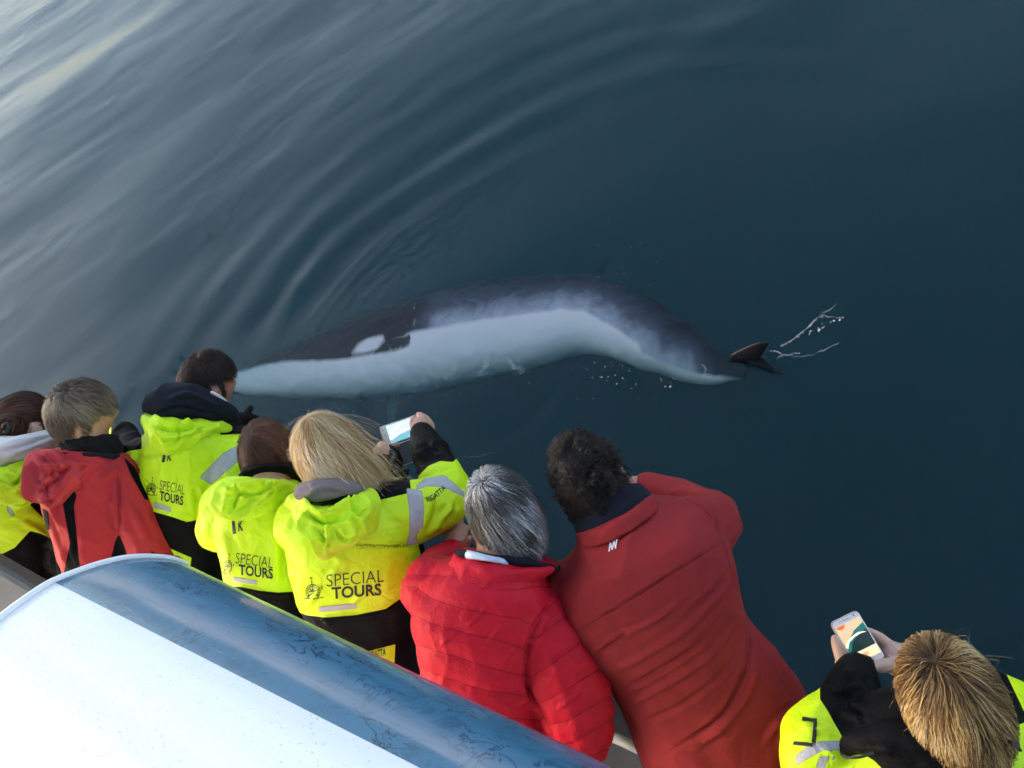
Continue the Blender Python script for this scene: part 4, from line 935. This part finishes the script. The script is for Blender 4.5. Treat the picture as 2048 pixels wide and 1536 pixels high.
q6 = [[(828, 1172), (860, 1196), (916, 1216), (984, 1230), (1034, 1237), (1072, 1252)], [(828, 1232), (870, 1250), (916, 1262), (998, 1282), (1056, 1302)], [(838, 1292), (916, 1316), (984, 1338), (1048, 1352)], [(852, 1342), (916, 1366), (984, 1384), (1050, 1392)], [(860, 1396), (930, 1420), (1000, 1436), (1070, 1440)], [(905, 1150), (960, 1172), (1030, 1180), (1075, 1172)],
      [(1072, 1275), (1094, 1258), (1118, 1240)], [(1056, 1357), (1098, 1334), (1134, 1302)], [(1075, 1402), (1120, 1388), (1160, 1352)], [(1098, 1448), (1140, 1442), (1190, 1412)]]
seams = [[(1106, 1206), (1080, 1240), (1060, 1290), (1054, 1368), (1078, 1416), (1108, 1474)]]
seam6 = np.array(seams[0], float)
def quilt6(px):
    rows = [[(820, 1110), (1080, 1130)]]+[q6[5]]+q6[0:4]+[q6[4], [(870, 1452), (1090, 1490)], [(880, 1510), (1100, 1545)]]
    def par(rows, u, v):
        Y = np.stack([np.interp(u, [a[0] for a in r], [a[1] for a in r]) for r in rows], 1); out = np.zeros(len(u))
        for i in range(len(rows)-1): out = np.where((v >= Y[:, i]) & (v < Y[:, i+1]), i+(v-Y[:, i])/(Y[:, i+1]-Y[:, i]+1e-6), out)
        out = np.where(v >= Y[:, -1], len(rows)-1+(v-Y[:, -1])/60, out); return np.where(v < Y[:, 0], (v-Y[:, 0])/60, out)
    qb = par(rows, px[:, 0], px[:, 1])
    srows = [[(1075, 1215), (1130, 1200)], [(1072, 1278), (1094, 1260), (1130, 1232)], [(1056, 1357), (1098, 1334), (1160, 1285)], [(1075, 1408), (1120, 1388), (1205, 1335)], [(1092, 1452), (1140, 1442), (1222, 1392)], [(1105, 1490), (1150, 1486), (1222, 1440)], [(1110, 1540), (1220, 1500)]]
    qs = par(srows, px[:, 0], px[:, 1])
    xs = np.interp(px[:, 1], seam6[:, 1], seam6[:, 0]); arm = (px[:, 0] > xs) & (px[:, 1] > 1212)
    return np.where(arm, qs, qb)
garment('puffer_jacket', [loft(t)]+[tube(a) for a in arms], M['red_b'], o, [(q, 5, -.009) for q in seams]+
        [([(930, 1255), (955, 1235), (970, 1215)], 3, .003), ([(960, 1300), (985, 1275), (1000, 1255)], 3, .003), ([(1000, 1330), (1020, 1310), (1035, 1290)], 3, .003), ([(880, 1290), (900, 1275), (915, 1262)], 3, .003),
         ([(1100, 1340), (1130, 1320), (1150, 1330)], 3.5, .004), ([(1110, 1420), (1140, 1400), (1165, 1380)], 3.5, .004), ([(1040, 1420), (1060, 1400), (1054, 1375)], 4, -.005)],
        .0016, 22, vox=.0072, smooth=4, seed=25, quilt=quilt6, seams=seams)
garment('collar', [loft([(908, 1104, 1118, 1128, 1.63, .082), (902, 1124, 1092, 1154, 1.635, .088), (893, 1148, 1068, 1180, 1.64, .095)], p=2.2)], M['red_d'], o, [([(905, 1145), (970, 1166), (1050, 1172)], 3, -.003), ([(940, 1130), (1000, 1150), (1070, 1140)], 6, .005)], .003, 16, seed=26)
garment('collar_lining', [loft([(905, 1098, 1122, 1128, 1.64, .072), (910, 1110, 1128, 1146, 1.64, .07)])], M['navy'], o)
garment('shirt_collar', [loft([(928, 1100, 1024, 1120, 1.625, .072), (926, 1116, 1030, 1134, 1.625, .078)])], M['shirt'], o, amp=.002)
garment('trousers', [loft([(880, 1470, 1120, 1520, 1.93, .13), (900, 1560, 1130, 1600, 2.02, .13)])]+legtubes(lt), M['jean'], o)
hair(o, c, ax, HM['grey'], lambda x, y, z: (y < .42) & (z > -.66) | (z > .35) & (y < .85), whorl=(-.1, -.15, 1), n=9500, length=.075, seg=9, grav=.32, lift=.22, clump=.6, nclump=420, vol=.022, seed=27, width=.0010, scale=1.02, comb=(.15, -.1, 0), curl=.14, curlf=24, swirl=.6)

# ---- dark curly-haired man leaning out, dull red jacket
t = [(1160, 1085, 1308, 1000, 1.63, .075), (1150, 1120, 1370, 1008, 1.65, .10), (1118, 1156, 1430, 1030, 1.67, .12), (1108, 1196, 1458, 1085, 1.70, .135), (1138, 1265, 1472, 1155, 1.74, .14), (1190, 1320, 1494, 1228, 1.79, .135), (1226, 1378, 1548, 1298, 1.84, .135), (1254, 1435, 1612, 1392, 1.90, .14), (1277, 1497, 1602, 1465, 1.95, .145), (1305, 1590, 1580, 1560, 2.02, .145)]
arms = [[(1380, 1066, 1.68, .076), (1408, 1056, 1.74, .074), (1424, 1036, 1.86, .062), (1372, 1004, 1.96, .052), (1296, 976, 2.00, .042)], [(1150, 1190, 1.72, .08), (1165, 1230, 1.95, .06), (1200, 1100, 2.05, .05)]]
hh = [tube([(1296, 976, 2.0, .026), (1280, 970, 2.0, .026), (1268, 966, 1.99, .018)]), tube([(1274, 964, 2.0, .010), (1262, 958, 1.98, .009), (1254, 960, 1.96, .008)]), tube([(1276, 972, 2.0, .010), (1262, 968, 1.98, .009), (1252, 970, 1.96, .008)])]
o, c, ax, lt, W = person('man with dark curly hair leaning far out in a plain dull red jacket', (1180, 963), 1.65, orca_pt(1020, 560), t, arms, SK1, hands=[hh], hscale=1.03)
jk, bv = garment('jacket', [loft(t)]+[tube(a) for a in arms], M['red_c'], o,
        [([(1160, 1258), (1240, 1212), (1340, 1150), (1440, 1086)], 2.2, -.005), ([(1186, 1300), (1220, 1280), (1290, 1250), (1380, 1190)], 5, .0042), ([(1190, 1312), (1225, 1285), (1260, 1262)], 4, -.0056),
         ([(1215, 1345), (1290, 1310), (1380, 1250), (1450, 1180)], 6, .0035), ([(1232, 1382), (1300, 1350), (1380, 1300), (1440, 1240)], 5, -.0042), ([(1250, 1410), (1330, 1370), (1420, 1310), (1470, 1250)], 6, .0042),
         ([(1262, 1450), (1350, 1415), (1440, 1350), (1490, 1280)], 5, -.0035), ([(1340, 1500), (1420, 1450), (1470, 1390), (1500, 1300), (1495, 1240)], 4, -.0063), ([(1370, 1510), (1450, 1450), (1500, 1380), (1515, 1310)], 6, .0042),
         ([(1400, 1005), (1430, 1030), (1440, 1070)], 4, -.0056), ([(1385, 1000), (1418, 1025), (1428, 1065)], 4, .0056), ([(1420, 1000), (1448, 1030), (1455, 1075)], 4, .0056), ([(1330, 1000), (1370, 988), (1410, 995)], 4, -.0056), ([(1310, 1010), (1350, 1008), (1375, 1000)], 4, .0049),
         ([(1450, 1150), (1430, 1180), (1380, 1225)], 5, -.0056), ([(1462, 1140), (1470, 1165), (1478, 1190)], 4, -.0056), ([(1480, 1200), (1530, 1290), (1590, 1400)], 6, -.0042), ([(1600, 1410), (1560, 1440), (1530, 1490)], 6, .0042)],
        .0028, 11, vox=.0076, seed=29, seams=[[(1160, 1258), (1240, 1212), (1340, 1150), (1440, 1086)], [(1340, 1500), (1420, 1450), (1470, 1390), (1500, 1300), (1495, 1240)], [(1380, 1000), (1420, 1030), (1445, 1080), (1462, 1140)]])
ck_, cbv = garment('collar', [loft([(1150, 1060, 1296, 980, 1.635, .080), (1160, 1094, 1320, 1004, 1.645, .084)])], M['red_c'], o, [([(1165, 1108), (1250, 1072), (1330, 1020)], 3, -.006)], .002)
garment('inner_collar', [loft([(1150, 1046, 1286, 966, 1.65, .066), (1154, 1064, 1300, 984, 1.645, .072), (1160, 1082, 1312, 1000, 1.645, .076)])], M['navy'], o)
garment('trousers', [loft([(1290, 1510, 1590, 1490, 1.98, .13), (1310, 1600, 1580, 1580, 2.04, .14)])]+legtubes(lt), M['jean'], o)
hair(o, c, ax, HM['curly'], lambda x, y, z: (y < np.where(np.abs(x) > .6, -.18+.5*np.clip(z, 0, 1), .2)) & (z > -.80) | (z > .35) & (y < .85), n=9000, length=.05, seg=10, grav=.05, lift=.3, curl=.8, curlf=45, clump=.75, nclump=420, vol=.020, adh=.3, seed=30, width=.0011, scale=1.02)
both = bvh_of(*[np.vstack(q) for q in zip(*[(np.array([v.co for v in ob.data.vertices]), np.array([list(f.vertices) for f in ob.data.polygons])+off_) for ob, off_ in ((jk, 0), (ck_, len(jk.data.vertices)))])])
lv, lf = [], []
for a_, b_, w_ in (((.02, 0), (.20, .82), .075), ((.20, .82), (.36, .08), .06), ((.36, .08), (.60, .92), .075), ((.60, .92), (.72, .12), .06), ((.72, .12), (.90, .95), .075), ((.86, .93), (1.06, .88), .05)):
    a_, b_ = np.array(a_), np.array(b_); n2_ = np.array([b_[1]-a_[1], a_[0]-b_[0]]); n2_ = n2_/np.linalg.norm(n2_)*w_; i_ = len(lv); lv += [a_-n2_, b_-n2_, b_+n2_, a_+n2_]; lf.append((i_, i_+1, i_+2, i_+3))
shrink('logo', [np.array([1219, 1103.])+np.array([18, -5.])*v[0]+np.array([0., -18])*v[1] for v in lv], lf, both, M['wprint'], o, .005)

# ---- woman with streaked blonde bob and white phone
t = [(1800, 1475, 2005, 1482, 1.50, .085), (1650, 1498, 2115, 1510, 1.56, .12), (1592, 1545, 2155, 1565, 1.62, .14), (1602, 1640, 2140, 1665, 1.70, .15), (1650, 1760, 2080, 1785, 1.80, .15), (1680, 1900, 2050, 1920, 1.92, .15)]
arms = [[(1645, 1520, 1.60, .078), (1652, 1470, 1.63, .072), (1690, 1430, 1.66, .064), (1704, 1390, 1.69, .056), (1712, 1350, 1.72, .044)], [(2080, 1530, 1.6, .08), (2020, 1440, 1.75, .07), (1900, 1370, 1.80, .06), (1815, 1330, 1.80, .036)]]
PH = 1.74
h1 = [tube([(1708, 1352, 1.73, .030), (1700, 1335, 1.745, .030), (1696, 1320, 1.755, .024)]),
      tube([(1690, 1330, 1.735, .015), (1680, 1305, 1.725, .013), (1674, 1290, 1.72, .011), (1671, 1278, 1.72, .009)]),
      tube([(1700, 1320, 1.77, .012), (1702, 1300, 1.79, .011), (1715, 1290, 1.795, .009)]), tube([(1705, 1330, 1.77, .012), (1712, 1312, 1.79, .011), (1725, 1304, 1.795, .009)]), tube([(1712, 1338, 1.77, .011), (1722, 1325, 1.79, .010), (1735, 1318, 1.795, .008)])]
h2 = [tube([(1815, 1328, 1.80, .030), (1795, 1318, 1.795, .034), (1780, 1308, 1.79, .028)]),
      tube([(1785, 1300, 1.785, .014), (1768, 1284, 1.775, .013), (1752, 1272, 1.765, .011), (1738, 1264, 1.76, .009)]),
      tube([(1778, 1306, 1.79, .013), (1762, 1296, 1.785, .012), (1746, 1290, 1.78, .010)]), tube([(1780, 1315, 1.79, .012), (1764, 1312, 1.785, .011), (1748, 1308, 1.78, .009)]),
      tube([(1795, 1328, 1.775, .016), (1774, 1331, 1.745, .014), (1756, 1332, 1.725, .012), (1744, 1336, 1.715, .010)])]
o, c, ax, lt, W = person('woman with a streaked blonde bob in a yellow jacket filming with a white phone', (1908, 1408), 1.47, P(1690, 1150, 1.95), t, arms, SK3, hands=[h1, h2], roll=.0, hscale=.95)
cov, bv = garment('coverall', [loft(t)]+[tube(a) for a in arms]+legtubes(lt), M['hivis'], o,
        [([(1660, 1400), (1690, 1390), (1735, 1400)], 6, -.006), ([(1672, 1385), (1710, 1372), (1745, 1385)], 6, .007), ([(1680, 1365), (1715, 1352), (1742, 1365)], 5, -.006), ([(1650, 1430), (1690, 1425), (1735, 1440)], 6, .006), ([(1670, 1412), (1710, 1420), (1730, 1450)], 5, -.007),
         ([(1600, 1445), (1630, 1460), (1660, 1455)], 6, .004), ([(1610, 1500), (1640, 1490), (1680, 1520)], 6, .005)],
        .0035, 14, [[(1640, 1398), (1655, 1421), (1668, 1445), (1687, 1478), (1700, 1500), (1780, 1500), (1850, 1300), (1640, 1280)], 
                     [(1760, 1300), (1990, 1300), (2042, 1410), (2048, 1424), (2060, 1440), (1990, 1470), (1760, 1480)], [(1500, 1900), (2300, 1900), (2300, BIG), (1500, BIG)]],
        [[(1592, 1512), (1615, 1494), (1640, 1484), (1690, 1482), (1680, 1500), (1650, 1498), (1622, 1512), (1594, 1530)], [(1634, 1530), (1640, 1515), (1672, 1512), (1668, 1518), (1652, 1520), (1648, 1545), (1632, 1548)]], seed=33)
garment('collar', [loft([(1700, 1486, 1990, 1490, 1.55, .045), (1676, 1500, 2005, 1508, 1.53, .055), (1736, 1514, 2005, 1528, 1.525, .06), (1785, 1545, 1995, 1555, 1.53, .06), (1800, 1600, 1980, 1610, 1.55, .07)])], M['black'], o, [([(1700, 1500), (1760, 1495), (1820, 1510)], 6, .006), ([(1740, 1515), (1790, 1515), (1850, 1530)], 6, -.006)], .004, 14)
patch('print_line', [(1606, 1435), (1634, 1438), (1633, 1445), (1605, 1442)], bv, o, M['print']); patch('print_line', [(1627, 1444.5), (1634, 1445), (1632, 1487), (1624, 1486)], bv, o, M['print']); patch('print_line', [(1589, 1483), (1626, 1487.5), (1625, 1494), (1587, 1490)], bv, o, M['print'])
garment('scarf', [loft([(1776, 1424, 1800, 1428, 1.66, .018), (1774, 1448, 1830, 1452, 1.64, .022), (1782, 1470, 1860, 1474, 1.62, .022)])], cloth('patterned_scarf', (.010, .018, .06), .8, col2=(.05, .07, .16), wr=.5, wscale=60), o)
mk('drawcord', *tubew([P(1682, 1505, 1.33), P(1690, 1514, 1.32), P(1720, 1514, 1.31), P(1745, 1506, 1.315)], [.0025]*4, 8), [M['rubber']], o)
mk('drawcord', *tubew([P(2018, 1482, 1.42), P(2030, 1490, 1.41), P(2040, 1500, 1.41)], [.003, .0045, .003], 8), [M['rubber']], o)
hair(o, c, ax, HM['streak'], lambda x, y, z: (y < .35) & (z > -.72) | (z > .25) & (y < .9), whorl=(-.10, -.30, .93), n=14000, length=.135, seg=12, grav=.20, lift=.12, clump=.42, nclump=420, vol=.024, seed=34, width=.0009, tuck=.18, scale=.97, lvar=.15, swirl=.6, curl=.09, curlf=16)

# ================================================================ PHONES
def phone(name, label, corners, dist, long_size, short_size, bodymat, lefty, screen, parent_group=None):
    """corners: pixel of top-left, top-right and bottom-left; the slab gets its true size"""
    tl, tr, bl, (d0, d1, d2) = corners
    O_, X_, Y_ = P(*tl, d0), P(*tr, d1), P(*bl, d2)
    ex = (X_-O_); wx = np.linalg.norm(ex); ex /= wx; ey = Y_-O_; ey -= ex*(ey @ ex); hy = np.linalg.norm(ey); ey /= hy
    ez = np.cross(ex, ey)
    if ez @ (CAM-O_) < 0: ez = -ez
    root = empty(name, tuple(O_+ex*wx/2+ey*hy/2)); tag(root, label, 'phone')
    def pt(u, v, z): return O_+ex*u*wx+ey*v*hy+ez*z
    rr = .011; poly = []
    for (cx, cy, a0) in ((wx-rr, rr, -90), (wx-rr, hy-rr, 0), (rr, hy-rr, 90), (rr, rr, 180)):
        for k in range(7):
            a = math.radians(a0+k*15); poly.append((cx+rr*math.cos(a), cy+rr*math.sin(a)))
    def slab(nm, z0, z1, mat, inset=0., bev=.002):
        cxy = np.array([wx/2, hy/2]); V = []; n_ = len(poly)
        for z in (z0, z1):
            for q in poly: q = cxy+(np.array(q)-cxy)*(1-inset/min(wx, hy)*2); V.append(O_+ex*q[0]+ey*q[1]+ez*z)
        F = [(i, (i+1) % n_, n_+(i+1) % n_, n_+i) for i in range(n_)]+[tuple(range(n_)), tuple(range(n_, 2*n_))]
        ob = mk(nm, *fix((V, F)), [mat], None, False); md = ob.modifiers.new('b', 'BEVEL'); md.width = bev; md.segments = 2; md.limit_method = 'ANGLE'; put_under(ob, root); return ob
    slab('case', -.0075, 0, bodymat[0]); slab('face', 0.0002, .0008, bodymat[1], .002, .0003)
    u0, v0, u1, v1 = screen['rect']; z = .0011
    def flat(nm, uv, mat, zz):
        ob = mk(nm, [pt(*q, zz) for q in uv], [tuple(range(len(uv)))], [mat], None, False); put_under(ob, root); return ob
    sc = flat('screen', [(u0, v0), (u1, v0), (u1, v1), (u0, v1)], screen['base'], z)
    for i, (nm, uv, mat) in enumerate(screen['shapes']):
        uv2 = [(u0+(u1-u0)*a, v0+(v1-v0)*b) for a, b in uv]; ob = flat(nm, uv2, mat, z+.0003*(i+1))
    for nm, uv, mat in screen.get('details', ()): flat(nm, uv, mat, .0014)
    return root
def circ(cx, cy, rx, ry, n=20): return [(cx+rx*math.cos(t), cy+ry*math.sin(t)) for t in np.linspace(0, 2*math.pi, n, endpoint=False)]
def rect(a, b, c_, d_): return [(a, b), (c_, b), (c_, d_), (a, d_)]
cream = emis('screen_cream', (.80, .66, .40), 1.); deep = emis('screen_deep', (.006, .02, .018)); teal = emis('screen_teal', (.01, .13, .12)); wh = emis('screen_white', (.85, .78, .62)); orange = emis('screen_orange', (.65, .12, .02)); sand = emis('screen_sand', (.62, .47, .29))
darkp = plain('dark_print', (.02, .02, .03), .3)
phone('smartphone', 'white smartphone held upright over the water, its screen recording the orca', ((1659, 1246), (1714, 1219), (1712, 1346), (1.72, 1.735, 1.73)), PH, .14, .07, (M['steel'], M['phone_w']), False,
      dict(rect=(.05, .125, .95, .86), base=cream, shapes=[
          ('picture', rect(0, 0, 1, .76), deep), ('picture', [(0, 0), (1, 0), (1, .16), (.55, .26), (.25, .42), (0, .62)], sand), ('picture', [(0, .60), (.25, .42), (.55, .27), (1, .16), (1, .33), (.7, .36), (.3, .50), (.15, .66), (0, .74)], teal),
          ('picture', [(.0, .52), (.12, .44), (.4, .36), (.65, .33), (.85, .37), (.95, .41), (.7, .385), (.45, .405), (.2, .47), (.05, .60)], wh), ('picture', [(0, 0.02), (.38, .02), (.32, .09), (.2, .12), (.1, .09)], orange),
          ('picture', rect(0, .76, 1, 1), cream), ('button', circ(.5, .88, .115, .055), orange), ('button', circ(.5, .88, .09, .043), cream), ('button', circ(.5, .88, .045, .022), orange)],
          details=[('speaker_slot', rect(.38, .062, .62, .072), darkp), ('lens', circ(.80, .06, .03, .015), darkp), ('sensor', rect(.26, .062, .33, .07), darkp), ('home_button', [(.36, .905), (.64, .905), (.66, .925), (.64, .945), (.36, .945), (.34, .925)], plain('button_rim', (.55, .54, .55), .2))]))
skyb = emis('screen_sky_blue', (.16, .42, .52)); pale = emis('screen_pale', (.55, .70, .76)); pw = emis('screen_bright', (.92, .95, .95))
phone('smartphone', 'silver smartphone held sideways by the blonde woman, pale blue screen lit', ((758, 855), (846, 825), (771, 893), (2.30, 2.31, 2.31)), PD, .15, .075, (M['steel'], M['phone_w']), True,
      dict(rect=(.14, .05, .92, .95), base=skyb, shapes=[('picture', [(0, 0), (1, 0), (1, .30), (.5, .42), (.2, .62), (0, .70)], pale), ('picture', [(0, .68), (.2, .58), (.5, .44), (1, .38), (1, .56), (.6, .60), (.3, .66), (.1, .80), (0, .82)], pw), ('picture', [(.52, .88), (.62, .84), (.66, .88), (.56, .92)], pw), ('picture', [(.05, .45), (.35, .12), (.55, .06), (.4, .2), (.15, .48)], pw)],
           details=[('home_button', circ(.065, .5, .018, .10), plain('button_rim', (.6, .55, .52), .2)), ('lens', circ(.06, .2, .01, .022), darkp)]))
phone('smartphone', 'dark-faced smartphone held just below the silver one', ((780, 893), (838, 872), (794, 936), (2.42, 2.43, 2.42)), PD, .15, .075, (M['steel'], M['glass']), True,
      dict(rect=(.06, .08, .94, .92), base=M['glass'], shapes=[]))
